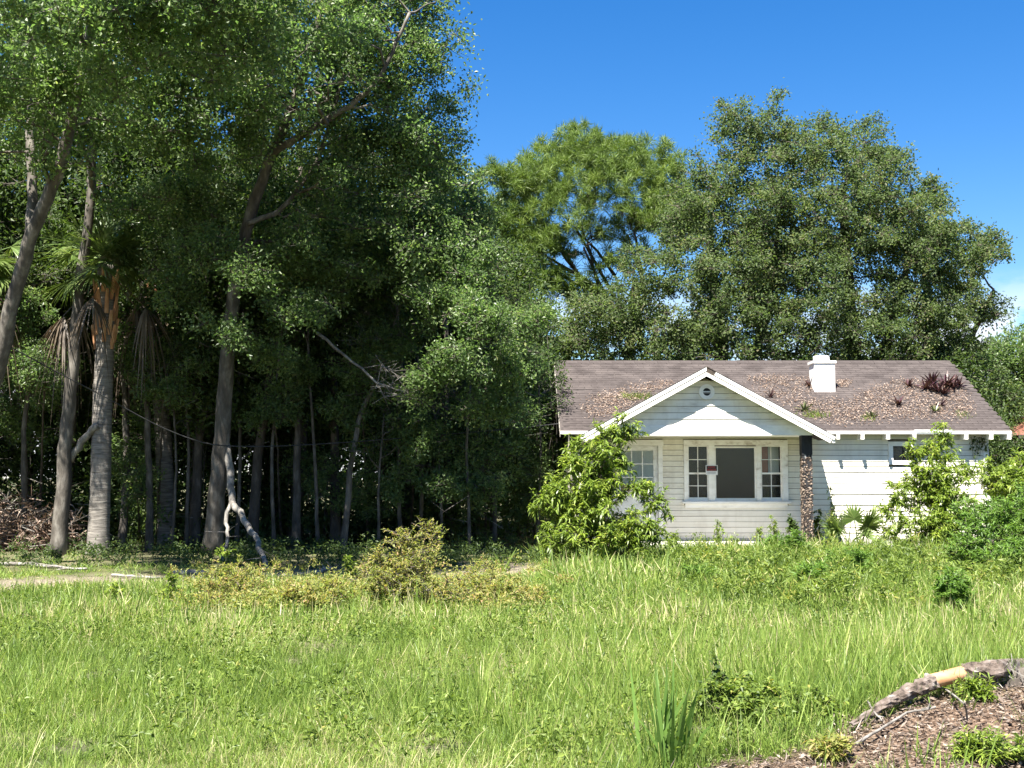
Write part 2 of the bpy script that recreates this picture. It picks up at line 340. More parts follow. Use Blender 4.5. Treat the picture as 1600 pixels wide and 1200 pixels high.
def bare_f(x, y):
    x = np.asarray(x, float); y = np.asarray(y, float)
    yc = 17.3 + sstep(-9, -1, x) * 4.2 + (vnoise(x, y, 2.5) - .5) * 1.2       # sandy track under the trees
    tr = np.exp(-((y - yc) / 1.25) ** 2) * (1 - sstep(.2, 1.6, x))
    wood = sstep(19.5, 22.5, y + (vnoise(x, y, 1.7) - .5) * 2) * (1 - sstep(-.3, 1.0, x))  # forest floor
    pt = sstep(.66, .80, vnoise(x + 9, y, .8)) * sstep(8.6, 7.2, y) * .4                   # worn spots in the near grass
    pt2 = sstep(.74, .84, vnoise(x + 3, y + 8, 1.1)) * .35
    return np.clip(np.maximum.reduce([tr, wood * .30, pt, pt2]), 0, 1)
def axis(lo, hi, d, far):
    a = np.arange(lo, hi + 1e-6, d); s_ = []; st = d
    x = hi
    while x < far: st *= 1.35; x += st; s_.append(x)
    left = []; st = d; x = lo
    while x > -far: st *= 1.35; x -= st; left.append(x)
    return np.concatenate([left[::-1], a, s_])
gx = axis(-16, 16, .24, 900); gy = axis(3, 36, .2, 900)
GX, GY = np.meshgrid(gx, gy)
gm = MB(); nx, ny = len(gx), len(gy)
ii = np.arange(nx * ny).reshape(ny, nx)
gm.add(np.stack([GX, GY, gz(GX, GY)], -1).reshape(-1, 3), np.stack([ii[:-1, :-1], ii[:-1, 1:], ii[1:, 1:], ii[1:, :-1]], -1).reshape(-1, 4),
       var=bare_f(GX, GY).ravel())
m, N_, L_ = mat_new('soil')
tc = N_.new('ShaderNodeTexCoord')
n1 = N_.new('ShaderNodeTexNoise'); n1.inputs['Scale'].default_value = 1.3; n1.inputs['Detail'].default_value = 8
n2 = N_.new('ShaderNodeTexNoise'); n2.inputs['Scale'].default_value = 38; n2.inputs['Detail'].default_value = 6
L_.new(tc.outputs['Object'], n1.inputs['Vector']); L_.new(tc.outputs['Object'], n2.inputs['Vector'])
r1 = ramp(N_, [(.35, (.035, .045, .016)), (.55, (.07, .078, .028)), (.75, (.12, .10, .055))])
r2 = ramp(N_, [(.35, (.07, .056, .042)), (.5, (.16, .135, .10)), (.68, (.29, .25, .20))])
r3 = ramp(N_, [(.36, (.035, .022, .015)), (.5, (.10, .068, .048)), (.66, (.21, .155, .115))])
for r_ in (r1,): L_.new(n1.outputs['Fac'], r_.inputs[0])
for r_ in (r2, r3): L_.new(n2.outputs['Fac'], r_.inputs[0])
a1 = N_.new('ShaderNodeAttribute'); a1.attribute_name = 'var'
a2 = N_.new('ShaderNodeAttribute'); a2.attribute_name = 'chip'
x1 = N_.new('ShaderNodeMixRGB'); L_.new(a1.outputs['Fac'], x1.inputs[0]); L_.new(r1.outputs[0], x1.inputs[1]); L_.new(r2.outputs[0], x1.inputs[2])
x2 = N_.new('ShaderNodeMixRGB'); L_.new(a2.outputs['Fac'], x2.inputs[0]); L_.new(x1.outputs[0], x2.inputs[1]); L_.new(r3.outputs[0], x2.inputs[2])
p_ = N_.new('ShaderNodeBsdfPrincipled'); p_.inputs['Roughness'].default_value = .95; p_.inputs['Specular IOR Level'].default_value = .1
bp = N_.new('ShaderNodeBump'); bp.inputs['Strength'].default_value = .8; bp.inputs['Distance'].default_value = .03
L_.new(n2.outputs['Fac'], bp.inputs['Height']); L_.new(bp.outputs[0], p_.inputs['Normal']); L_.new(x2.outputs[0], p_.inputs['Base Color'])
o_ = N_.new('ShaderNodeOutputMaterial'); L_.new(p_.outputs[0], o_.inputs[0]); M['soil'] = m
ground = gm.build('ground', m, smooth=True); tag(ground, 'overgrown sandy yard with bare track and patches of soil', kind='structure')
ca = ground.data.attributes.new('chip', 'FLOAT', 'POINT'); ca.data.foreach_set('value', chip_f(GX, GY).ravel().astype(np.float32))

# ------------------------------------------------------------------ house
WALL_Y, EAVE_Y, RIDGE_Y = 27.1, 26.8, 30.4
EAVE_Z, RIDGE_Z = 2.62, 4.50
RX0, RX1 = 1.07, 11.0
WX0, WX1 = 1.47, 10.58
SLOPE = (RIDGE_Z - EAVE_Z) / (RIDGE_Y - EAVE_Y)
BACK_Y = 2 * RIDGE_Y - WALL_Y
house = thing('house', (6.0, WALL_Y, 0), 'abandoned white clapboard cottage with gabled porch and leaf-strewn shingle roof', 'house')
HO = (6.0, WALL_Y, 0)
def hpart(mb, name, mat, parent=house): return mb.build(name, mat, parent, HO if parent is house else HO)
# body shell behind the clapboards: hollow, so that the windows look into dark rooms
def roof_z(y): return EAVE_Z + (y - EAVE_Y) * SLOPE if y <= RIDGE_Y else RIDGE_Z - (y - RIDGE_Y) * SLOPE
openings = [  # x0, x1, z0, z1 through the front wall
    (3.00, 3.93, .22, 2.30), ]
def px_rect(x0, y0, x1, y1, Y=WALL_Y):
    a, b = at(x0, y1, Y), at(x1, y0, Y); return (a[0], b[0], a[2], b[2])
DOOR = (at(962, 700, WALL_Y)[0], at(1028, 700, WALL_Y)[0], .24, at(1000, 696.5, WALL_Y)[2])
WIN_G = px_rect(1069, 687.5, 1230, 787)
SASH_L = px_rect(1075, 696, 1106.5, 783.5); PICT = px_rect(1117, 697.5, 1181, 784); SASH_R = px_rect(1189.5, 696, 1221, 783.5)
SMALL = px_rect(1395, 697, 1424, 719.5)
openings = [DOOR, SASH_L, PICT, SASH_R, SMALL]
def wall_grid(mb, xs, zs, holes, y0, y1):
    xs = sorted(set(xs)); zs = sorted(set(zs))
    for i in range(len(xs) - 1):
        for j in range(len(zs) - 1):
            cx, cz = (xs[i] + xs[i + 1]) / 2, (zs[j] + zs[j + 1]) / 2
            if any(h[0] < cx < h[1] and h[2] < cz < h[3] for h in holes): continue
            mb.box((xs[i], y0, zs[j]), (xs[i + 1], y1, zs[j + 1]))
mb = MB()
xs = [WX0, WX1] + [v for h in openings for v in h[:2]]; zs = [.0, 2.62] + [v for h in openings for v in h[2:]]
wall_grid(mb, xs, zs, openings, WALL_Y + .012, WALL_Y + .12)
front_wall = hpart(mb, 'front_wall', M['joint_shade'])
mb = MB()
mb.prism([(WALL_Y + .121, 0), (BACK_Y, 0), (BACK_Y, 2.6), (RIDGE_Y, roof_z(RIDGE_Y) - .12), (WALL_Y + .121, 2.6)], 0, WX0, WX0 + .1)
mb.prism([(WALL_Y + .121, 0), (BACK_Y, 0), (BACK_Y, 2.6), (RIDGE_Y, roof_z(RIDGE_Y) - .12), (WALL_Y + .121, 2.6)], 0, WX1 - .1, WX1)
mb.box((WX0 + .1, BACK_Y - .1, 0), (WX1 - .1, BACK_Y, 2.6))
hpart(mb, 'side_and_back_wall', M['white_paint'])
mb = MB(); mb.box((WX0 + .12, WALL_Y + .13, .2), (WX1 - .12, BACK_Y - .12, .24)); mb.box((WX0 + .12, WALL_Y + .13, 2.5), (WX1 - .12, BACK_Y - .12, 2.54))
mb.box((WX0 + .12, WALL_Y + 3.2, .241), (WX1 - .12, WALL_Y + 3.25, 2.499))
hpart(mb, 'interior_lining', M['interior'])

# clapboards: one piece per run, shared wedge mesh scaled to length
EXPO = .122
bm_ = MB(); bm_.prism([(-.024, 0), (.0, 0), (.0, EXPO - .010), (-.010, EXPO - .010)], 0, -.5, .5)  # open gap above each board shows the dark backing as a painted shade line
BOARD = bm_.mesh('siding_board', M['white_paint'])
def runs(x0, x1, z0, z1, holes):
    iv = [(x0, x1)]
    for h in holes:
        if h[3] <= z0 + .01 or h[2] >= z1 - .01: continue
        nv = []
        for a, b in iv:
            if h[1] <= a or h[0] >= b: nv.append((a, b)); continue
            if h[0] > a: nv.append((a, h[0]))
            if h[1] < b: nv.append((h[1], b))
        iv = nv
    return [(a, b) for a, b in iv if b - a > .04]
CAS = .10
casings = [(DOOR[0] - .10, DOOR[1] + .10, 0, DOOR[3] + .13), (WIN_G[0], WIN_G[1], WIN_G[2], WIN_G[3]), (SMALL[0] - CAS, SMALL[1] + CAS, SMALL[2] - .09, SMALL[3] + CAS)]
z = .26; k = 0
rb = random.Random(4)
while z < 2.58:
    for a, b in runs(WX0 + .06, WX1 - .10, z, z + EXPO, casings):
        cut = []
        if b - a > 3.2: c_ = a + (b - a) * rb.uniform(.3, .7); cut = [(a, c_ - .001), (c_ + .001, b)]
        else: cut = [(a, b)]
        for a2, b2 in cut:
            inst('siding_board', BOARD, front_wall, ((a2 + b2) / 2 - 6.0, 0 + .011 + rb.uniform(-.003, .001), z), (0, rb.uniform(-.0016, .0016), 0), (b2 - a2 - .003, 1, 1))
    z += EXPO; k += 1
mb = MB(); mb.box((WX1 - .10, WALL_Y - .035, .1), (WX1 + .02, WALL_Y + .011, 2.6)); hpart(mb, 'corner_board', M['trim_paint'])
mb = MB(); mb.box((WX0 - .02, WALL_Y - .035, .1), (WX0 + .06, WALL_Y + .011, 2.6)); hpart(mb, 'corner_board', M['trim_paint'])
mb = MB(); mb.box((WX0 - .03, WALL_Y - .032, .05), (WX1 + .03, WALL_Y + .01, .258)); hpart(mb, 'base_board', M['concrete'])

# windows
def frame_boxes(mb, r, t, y0, y1):
    x0, x1, z0, z1 = r
    mb.box((x0, y0, z0), (x0 + t, y1, z1)); mb.box((x1 - t, y0, z0), (x1, y1, z1))
    mb.box((x0 + t, y0, z0), (x1 - t, y1, z0 + t)); mb.box((x0 + t, y0, z1 - t), (x1 - t, y1, z1))
def pane(parent, r, y): 
    mb = MB(); mb.box((r[0], y, r[2]), (r[1], y + .004, r[3])); return mb.build('pane', M['glass'], parent, HO)
def sash_window(r, nm='window', rows=(2, 2), cols=2):
    wd = bpy.data.objects.new(nm, None); COL.objects.link(wd); wd.parent = house
    mb = MB(); frame_boxes(mb, r, .028, WALL_Y + .004, WALL_Y + .05); mb.build('frame', M['trim_paint'], wd, HO)
    x0, x1, z0, z1 = r; x0 += .028; x1 -= .028; z0 += .028; z1 -= .028
    zm = (z0 + z1) / 2
    mb = MB(); mb.box((x0, WALL_Y + .012, zm - .02), (x1, WALL_Y + .045, zm + .02)); mb.build('meeting_rail', M['trim_paint'], wd, HO)
    mb = MB(); mb.box((x0, WALL_Y + .012, z0), (x1, WALL_Y + .046, z0 + .06)); mb.build('bottom_rail', M['trim_paint'], wd, HO)
    for si, (a, b) in enumerate(((z0 + .06, zm - .02), (zm + .02, z1))):
        n = rows[si]
        for c in range(1, cols):
            xc = x0 + (x1 - x0) * c / cols
            mb = MB(); mb.box((xc - .008, WALL_Y + .020, a), (xc + .008, WALL_Y + .043, b)); mb.build('muntin', M['trim_paint'], wd, HO)
        for q in range(1, n):
            zc = a + (b - a) * q / n
            mb = MB(); mb.box((x0, WALL_Y + .022, zc - .008), (x1, WALL_Y + .041, zc + .008)); mb.build('muntin', M['trim_paint'], wd, HO)
        for c in range(cols):
            for q in range(n):
                g_ = .009
                pane(wd, (x0 + (x1 - x0) * c / cols + g_, x0 + (x1 - x0) * (c + 1) / cols - g_, a + (b - a) * q / n + g_, a + (b - a) * (q + 1) / n - g_), WALL_Y + .031)
    return wd
sash_window(SASH_L); sr = sash_window(SASH_R)
mb = MB(); mb.box((SASH_R[0] + .03, WALL_Y + .16, SASH_R[2] + .62), (SASH_R[0] + .19, WALL_Y + .165, SASH_R[3])); mb.build('curtain', M['red_paper'], sr, HO)
mb = MB(); mb.box((SASH_R[0] + .20, WALL_Y + .16, SASH_R[2] + .62), (SASH_R[1] - .03, WALL_Y + .165, SASH_R[3])); mb.build('curtain', M['blind'], sr, HO)
pw = bpy.data.objects.new('picture_window', None); COL.objects.link(pw); pw.parent = house
mb = MB(); frame_boxes(mb, PICT, .035, WALL_Y + .004, WALL_Y + .05); mb.box((PICT[0] + .035, WALL_Y + .005, PICT[2] + .035), (PICT[1] - .035, WALL_Y + .049, PICT[2] + .08)); mb.build('frame', M['trim_paint'], pw, HO)
pane(pw, (PICT[0] + .036, PICT[1] - .036, PICT[2] + .081, PICT[3] - .036), WALL_Y + .03)
sw = bpy.data.objects.new('window', None); COL.objects.link(sw); sw.parent = house
mb = MB(); frame_boxes(mb, SMALL, .02, WALL_Y + .004, WALL_Y + .05); xm = SMALL[0] + .26; mb.box((xm - .012, WALL_Y + .01, SMALL[2] + .02), (xm + .012, WALL_Y + .045, SMALL[3] - .02)); mb.build('frame', M['black_wood'], sw, HO)
pane(sw, (SMALL[0] + .02, SMALL[1] - .02, SMALL[2] + .02, SMALL[3] - .02), WALL_Y + .046)
# casing boards
Yc0, Yc1 = WALL_Y - .040, WALL_Y + .003
def casing(x0, x1, z0, z1, nm='casing', y0=Yc0, mat='trim_paint'):
    mb = MB(); mb.box((x0, y0, z0), (x1, Yc1, z1)); hpart(mb, nm, M[mat])
zt = SASH_L[3]
casing(WIN_G[0], WIN_G[1], zt + .002, WIN_G[3]); casing(WIN_G[0] - .05, WIN_G[1] + .05, WIN_G[2], SASH_L[2] - .003, 'window_sill', WALL_Y - .09)
for a, b in ((WIN_G[0] + .001, SASH_L[0]), (SASH_L[1], PICT[0]), (PICT[1], SASH_R[0]), (SASH_R[1], WIN_G[1] - .001)): casing(a, b, SASH_L[2], zt)
casing(WIN_G[0] + .02, WIN_G[1] - .02, WIN_G[2] - .09, WIN_G[2] - .002, 'apron', WALL_Y - .03)
c = casings[0]; casing(c[0], DOOR[0] - .002, .22, DOOR[3]); casing(DOOR[1] + .002, c[1], .22, DOOR[3]); casing(c[0] - .02, c[1] + .02, DOOR[3] + .002, c[3])
c = casings[2]; casing(c[0], SMALL[0], c[2], c[3]); casing(SMALL[1], c[1], c[2], c[3]); casing(SMALL[0], SMALL[1], SMALL[3], c[3]); casing(SMALL[0], SMALL[1], c[2], SMALL[2])
# door: nine lights above two panels
door = bpy.data.objects.new('door', None); COL.objects.link(door); door.parent = house
dx0, dx1, dz0, dz1 = DOOR; dy0, dy1 = WALL_Y + .03, WALL_Y + .075
gx0, gx1 = dx0 + .11, dx1 - .10; gz1 = at(1000, 704, WALL_Y)[2]; gz0 = at(1000, 767, WALL_Y)[2]
mb = MB(); mb.box((dx0, dy0, dz0), (gx0, dy1, dz1)); mb.box((gx1, dy0, dz0), (dx1, dy1, dz1)); mb.box((gx0, dy0, gz1), (gx1, dy1, dz1)); mb.box((gx0, dy0, gz0 - .14), (gx1, dy1, gz0)); mb.box((gx0, dy0, dz0), (gx1, dy1, dz0 + .2))
mb.build('door_leaf', M['trim_paint'], door, HO)
for a, b in ((dz0 + .2, dz0 + .42), (dz0 + .46, gz0 - .14)):
    mb = MB(); mb.box((gx0, dy0 + .015, a), (gx1, dy1 - .01, b)); mb.build('door_panel', M['trim_paint'], door, HO)
mb = MB(); mb.box((gx0, dy0 + .002, dz0 + .42), (gx1, dy1 - .002, dz0 + .46)); mb.build('door_rail', M['trim_paint'], door, HO)
for i in (1, 2):
    xc = gx0 + (gx1 - gx0) * i / 3; mb = MB(); mb.box((xc - .011, dy0 + .006, gz0), (xc + .011, dy1 - .006, gz1)); mb.build('muntin', M['trim_paint'], door, HO)
    zc = gz0 + (gz1 - gz0) * i / 3; mb = MB(); mb.box((gx0, dy0 + .008, zc - .011), (gx1, dy1 - .008, zc + .011)); mb.build('muntin', M['trim_paint'], door, HO)
for i in range(3):
    for j in range(3):
        pane(door, (gx0 + (gx1 - gx0) * i / 3 + .011, gx0 + (gx1 - gx0) * (i + 1) / 3 - .011, gz0 + (gz1 - gz0) * j / 3 + .011, gz0 + (gz1 - gz0) * (j + 1) / 3 - .011), dy0 + .02)
mb = MB(); mb.box((gx0 - .02, dy1 + .002, gz0 + .14), (gx1 + .02, dy1 + .008, gz1 + .02)); mb.build('blind', M['blind'], door, HO)
mb = MB(); mb.box((gx0 - .02, dy1 + .010, gz0 - .02), (gx1 + .02, dy1 + .016, gz0 + .3)); mb.build('paper_notice', M['red_paper'], door, HO)
mb = MB(); kx = dx1 - .06; mb.tube([(kx, dy0, 1.15), (kx, dy0 - .03, 1.15), (kx, dy0 - .04, 1.15), (kx, dy0 - .075, 1.15)], [.012, .012, .03, .022], 10); mb.build('handle', M['tin'], door, HO)

# main roof
def slab(p0, p1, x0, x1, th):   # p = (y, z) lower and upper line of the top face
    n = norm(np.array([-(p1[1] - p0[1]), p1[0] - p0[0]])); mb = MB()
    mb.prism([p0, p1, (p1[0] - n[0] * th, p1[1] - n[1] * th), (p0[0] - n[0] * th, p0[1] - n[1] * th)], 0, x0, x1); return mb
roof = hpart(slab((EAVE_Y, EAVE_Z), (RIDGE_Y, RIDGE_Z), RX0, RX1, .035), 'roof', M['felt'])
back_roof = hpart(slab((2 * RIDGE_Y - EAVE_Y, EAVE_Z), (RIDGE_Y + .001, RIDGE_Z), RX0, RX1, .035), 'back_roof', M['shingle'])
mb = MB(); mb.box((RX0, EAVE_Y - .018, EAVE_Z - .065), (RX1, EAVE_Y - .001, EAVE_Z + .002)); hpart(mb, 'fascia', M['trim_paint'])
mb = MB(); mb.box((at(1428, 675, EAVE_Y)[0], EAVE_Y - .034, EAVE_Z - .03), (at(1487, 675, EAVE_Y)[0], EAVE_Y - .0185, EAVE_Z + .028)); hpart(mb, 'drip_edge', M['tin'])
for x_ in (RX0, RX1):   # bargeboards along the two rakes
    s_ = -.02 if x_ == RX0 else .002
    mb = MB(); n_ = norm(np.array([-SLOPE, 1.0]))
    mb.prism([(EAVE_Y - .02, EAVE_Z - .03), (RIDGE_Y, RIDGE_Z - .03), (RIDGE_Y, RIDGE_Z - .13), (EAVE_Y - .02, EAVE_Z - .13)], 0, x_ + s_, x_ + s_ + .018); hpart(mb, 'bargeboard', M['dead_wood'])
# rafter tails
tl = MB(); tl.box((-.032, -.16, -.185), (.032, .30, -.066)); TAIL = tl.mesh('rafter_tail', M['trim_paint'])
tail_px = [1309, 1347, 1387, 1428, 1468, 1509, 1548, 1576]
for p in tail_px:
    inst('rafter_tail', TAIL, house, (at(p, 682, EAVE_Y)[0] - 6.0, EAVE_Y - WALL_Y + .1, EAVE_Z + .0))
# shingles: the courses nearest the eaves as single pieces, the rest joined
ang = math.atan(SLOPE); RUN = math.hypot(RIDGE_Y - EAVE_Y, RIDGE_Z - EAVE_Z)
TABW, TABH = .305, .128
sg = MB(); sg.prism([(-.008, .001), (TABH + .03, .001), (TABH + .03, .004), (-.008, .011)], 0, -TABW / 2 + .009, TABW / 2 - .009)
SH = [sg.mesh('shingle', M['shingle'])]
for v_ in (.23, .61, .87):
    s2 = MB(); s2.prism([(-.008, .001), (TABH + .03, .001), (TABH + .03, .004), (-.008, .011)], 0, -TABW / 2 + .009, TABW / 2 - .009, var=v_); SH.append(s2.mesh('shingle', M['shingle']))
GAP_X, GAP_HALF = 4.09, 2.69
rest = MB(); cnt = 0; rs = random.Random(11)
Rm = Matrix.Rotation(ang, 4, 'X')
rows = int(RUN / TABH)
def valley_hidden(x, y):       # under the porch gable's roof
    zr = 3.90 - abs(x - GAP_X) * .535; return roof_z(y) < zr - .06
for r_ in range(rows):
    d = r_ * TABH; y = EAVE_Y + d * math.cos(ang); zz = EAVE_Z + d * math.sin(ang)
    off = (r_ % 2) * TABW / 2 + rs.uniform(-.01, .01)
    nx_ = int((RX1 - RX0) / TABW)
    for c_ in range(nx_ + 1):
        x = RX0 + TABW / 2 + c_ * TABW - off + .06
        if x > RX1 + .02 - TABW / 2 + .05 or x < RX0 + .10 or valley_hidden(x, y): continue
        # a few tabs torn off, mostly high at the far end
        if x < RX0 + 1.9 and vnoise(x * .35, y * 3, .5) > .72 and rs.random() < .8 or rs.random() < .003: continue
        if cnt < 300:
            inst('shingle', SH[rs.randrange(4)], roof, (x - 6.0, y - WALL_Y, zz), (ang, 0, rs.uniform(-.006, .006)), (1, 1, 1)); cnt += 1
        else:
            T_ = Matrix.Translation((x, y, zz)) @ Rm @ Matrix.Rotation(rs.uniform(-.006, .006), 4, 'Z')
            P = np.array([(-TABW/2+.009, -.008, .001), (-TABW/2+.009, TABH+.03, .001), (-TABW/2+.009, TABH+.03, .004), (-TABW/2+.009, -.008, .011)])
            P2 = P.copy(); P2[:, 0] = TABW / 2 - .009
            V = np.vstack([P, P2]) @ np.array(T_.to_3x3()).T + np.array(T_.translation)
            rest.add(V, [[0,1,5,4],[1,2,6,5],[2,3,7,6],[3,0,4,7],[3,2,1,0],[4,5,6,7]], var=rs.random())
o = rest.build('shingles', M['shingle'], roof, HO); tag(o, kind='stuff')
cap = MB(); cap.prism([(RIDGE_Y - .14, RIDGE_Z - .055), (RIDGE_Y, RIDGE_Z + .022), (RIDGE_Y + .14, RIDGE_Z - .055), (RIDGE_Y + .14, RIDGE_Z - .067), (RIDGE_Y, RIDGE_Z + .010), (RIDGE_Y - .14, RIDGE_Z - .067)], 0, -.14, .14)
CAPM = cap.mesh('ridge_cap', M['shingle'], (0, WALL_Y, 0))
x = RX0 + .15
while x < RX1 - .1: inst('ridge_cap', CAPM, house, (x - 6.0, 0, rs.uniform(0, .005))); x += .285

# porch gable
GY0, GFACE = 25.5, 25.78
GZ, GEND = 3.92, 2.45
gs = (GZ - GEND) / GAP_HALF
for sgn in (-1, 1):
    mb = MB(); n_ = norm(np.array([gs * sgn, 1.0])); th = .045
    a = np.array([GAP_X, GZ]); b = np.array([GAP_X + sgn * GAP_HALF, GEND])
    yb = EAVE_Y + (GZ - EAVE_Z) / SLOPE
    # roof plane runs back to the valley with the main roof
    poly_f = [(a[0], GY0, a[1]), (b[0], GY0, b[1])]
    vb = [(b[0], EAVE_Y + .02, b[1]), (a[0], yb, a[1])]
    top = np.array(poly_f + vb); bot = top - np.array([n_[0] * th, 0, n_[1] * th])
    v = np.vstack([top, bot]); q = [[0,1,2,3],[7,6,5,4],[0,4,5,1],[1,5,6,2],[2,6,7,3],[3,7,4,0]]
    mb.add(v, q); pr = hpart(mb, 'porch_roof', M['shingle'])
    def strip(d0, d1, y0, y1, nm, mat, s0=0.0, s1=1.0):
        A = a + (b - a) * s0; B = a + (b - a) * s1; mb = MB()
        P = [A - n_ * d0 if s0 else np.array([a[0], a[1] - d0 / n_[1]]), B - n_ * d0, B - n_ * d1, A - n_ * d1 if s0 else np.array([a[0], a[1] - d1 / n_[1]])]
        mb.prism([tuple(p) for p in P], 1, y0, y1); return hpart(mb, nm, M[mat])
    if sgn < 0: strip(.002, .075, GY0 - .028, GY0 - .002, 'bargeboard', 'trim_paint')
    else:
        strip(.002, .075, GY0 - .028, GY0 - .002, 'bargeboard', 'trim_paint', .075)
        strip(-.02, .085, GY0 - .022, GY0 - .003, 'rotten_board', 'rotten', 0, .074)
    strip(.098, .172, GY0 - .030, GY0 - .004, 'bargeboard', 'trim_paint', 0, .985)
    strip(.048, .111, GY0 + .075, GFACE - .03, 'soffit', 'trim_paint', 0.02, .985)
    # rake edge shingles
    for i in range(9):
        strip(-.012 - .002 * (i % 2), -.001, GY0 - .034, GY0 + .22, 'shingle', 'shingle', max(.002, i / 9), (i + .98) / 9)
    t = inst('rafter_tail', TAIL, house, (b[0] - sgn * .04 - 6.0, GY0 - WALL_Y + .16, b[1] + .06))
# gable cladding
z = 2.70; gi = 0
zb = 2.49
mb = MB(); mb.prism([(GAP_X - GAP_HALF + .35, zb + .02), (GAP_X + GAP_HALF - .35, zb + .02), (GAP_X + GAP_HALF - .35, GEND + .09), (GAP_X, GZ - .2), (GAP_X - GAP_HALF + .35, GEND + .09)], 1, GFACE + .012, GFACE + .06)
gable = hpart(mb, 'porch_gable', M['joint_shade'])  # same dark backing, painted shade between the gable boards
while z < GZ - .28:
    e_ = .137
    hw0 = min((GZ - .10 - z) / gs, GAP_HALF); hw1 = max((GZ - .10 - z - e_) / gs, .02)
    V = []
    for hw, zz, yo in ((hw0, z, -.024), (hw1, z + e_ - .010, -.010), (hw1, z + e_ - .010, 0), (hw0, z, 0)):
        V += [(GAP_X - hw, GFACE + .011 + yo, zz), (GAP_X + hw, GFACE + .011 + yo, zz)]
    mb = MB(); mb.add(V, [[0,1,3,2],[2,3,5,4],[4,5,7,6],[6,7,1,0]], [[0,2,4],[0,4,6],[1,5,3],[1,7,5]], var=rb.random())
    mb.build('siding_board', M['white_paint'], gable, HO); z += e_
BX0, BX1 = 2 * GAP_X - 6.36, 6.36
mb = MB(); mb.box((BX0, GFACE - .035, zb), (BX1, GFACE + .009, 2.698)); hpart(mb, 'porch_beam', M['trim_paint'])
mb = MB(); mb.box((BX0, GFACE + .061, zb + .004), (BX1, WALL_Y - .05, zb + .03)); hpart(mb, 'porch_ceiling', M['trim_paint'])
for x_ in (BX0, BX1 - .06):
    mb = MB(); mb.box((x_, GFACE + .0095, zb + .001), (x_ + .06, EAVE_Y + .2, 2.69)); hpart(mb, 'porch_beam', M['trim_paint'])
# round vent
vent = bpy.data.objects.new('gable_vent', None); COL.objects.link(vent); vent.parent = house
vc = at(1104, 612.5, GFACE)
def disc_ring(mb, c, r0, r1, y0, y1, n=24):
    A = np.arange(n) * 2 * math.pi / n; V = []
    for r, y in ((r0, y0), (r1, y0), (r1, y1), (r0, y1)): V.append(np.stack([c[0] + r * np.cos(A), np.full(n, y), c[2] + r * np.sin(A)], -1))
    idx = np.arange(4 * n).reshape(4, n); q = []
    for a_, b_ in ((0, 1), (1, 2), (2, 3), (3, 0)):
        q.append(np.stack([idx[a_], np.roll(idx[a_], -1), np.roll(idx[b_], -1), idx[b_]], -1))
    mb.add(np.vstack(V), np.vstack(q))
mb = MB(); disc_ring(mb, vc, .083, .165, GFACE - .05, GFACE - .005); mb.build('ring', M['trim_paint'], vent, HO)
mb = MB(); disc_ring(mb, vc, .001, .084, GFACE - .012, GFACE - .008); mb.build('backing', M['sign_black'], vent, HO)
for dz in (-.045, .0, .045):
    mb = MB(); hw = math.sqrt(.083 ** 2 - dz ** 2) - .003; mb.box((vc[0] - hw, GFACE - .042, vc[2] + dz - .006), (vc[0] + hw, GFACE - .014, vc[2] + dz + .010 if dz else vc[2] + .016)); mb.build('louver', M['interior' if dz else 'tin'], vent, HO)
# porch floor and posts
mb = MB(); mb.box((BX0 - .15, GFACE - .25, -.06), (BX1 + .1, WALL_Y - .033, .20)); hpart(mb, 'porch_floor', M['concrete'])
for x_ in (BX0 + .115, BX1 - .115):
    po = bpy.data.objects.new('porch_post', None); COL.objects.link(po); po.parent = house
    y_ = GFACE + .1
    mb = MB(); mb.box((x_ - .112, y_ - .112, 2.08), (x_ + .112, y_ + .1, zb - .001)); mb.box((x_ - .10, y_ - .10, .19), (x_ + .10, y_ + .1, 2.08)); mb.build('core', M['black_wood'], po, HO)
    mb = MB(); r3 = np.random.default_rng(5)
    for face in range(4):
        n = 330; u = r3.uniform(-.10, .10, n); zz = r3.uniform(.2, 2.12, n)
        keep = zz < 2.05 + .06 * np.sin(u * 40); u = u[keep]; zz = zz[keep]; n = len(u)
        ca, sa = math.cos(face * math.pi / 2), math.sin(face * math.pi / 2)
        for i in range(n):
            s_ = r3.uniform(.012, .026); an = r3.uniform(0, 3.14); pr_ = r3.uniform(.006, .02)
            c2, s2 = math.cos(an), math.sin(an); l2 = s_ * r3.uniform(1.2, 1.9)
            P = [(u[i] + l2 * c2, zz[i] + l2 * s2), (u[i] - s_ * s2, zz[i] + s_ * c2), (u[i] - l2 * c2, zz[i] - l2 * s2), (u[i] + s_ * s2, zz[i] - s_ * c2)]
            V = [(p[0], -.099, p[1]) for p in P] + [(u[i], -.102 - pr_, zz[i])]
            V = [(x_ + p[0] * ca - p[1] * sa, y_ + p[0] * sa + p[1] * ca, p[2]) for p in V]
            mb.add(V, None, [[0,1,4],[1,2,4],[2,3,4],[3,0,4]], var=r3.random())
    o = mb.build('chip_cladding', M['stone_chip'], po, HO); tag(o, kind='stuff')
# chimney
cc = at(1289, 612, 28.7); cx_, cy_ = cc[0], 28.7
ch = bpy.data.objects.new('chimney', None); COL.objects.link(ch); ch.parent = house
cw = .245
mb = MB(); mb.box((cx_ - cw, cy_, roof_z(cy_) - .1), (cx_ + cw, cy_ + .48, 4.30)); mb.build('stack', M['chimney'], ch, HO)
mb = MB(); mb.box((cx_ - cw - .03, cy_ - .03, 4.301), (cx_ + cw + .03, cy_ + .51, 4.36)); mb.build('collar', M['chimney'], ch, HO)
mb = MB(); mb.tube([(cx_ - .01, cy_ + .24, 4.355), (cx_ - .01, cy_ + .24, 4.47), (cx_ - .01, cy_ + .24, 4.49)], [.19, .19, .17], 20); mb.build('flue_pot', M['chimney'], ch, HO)

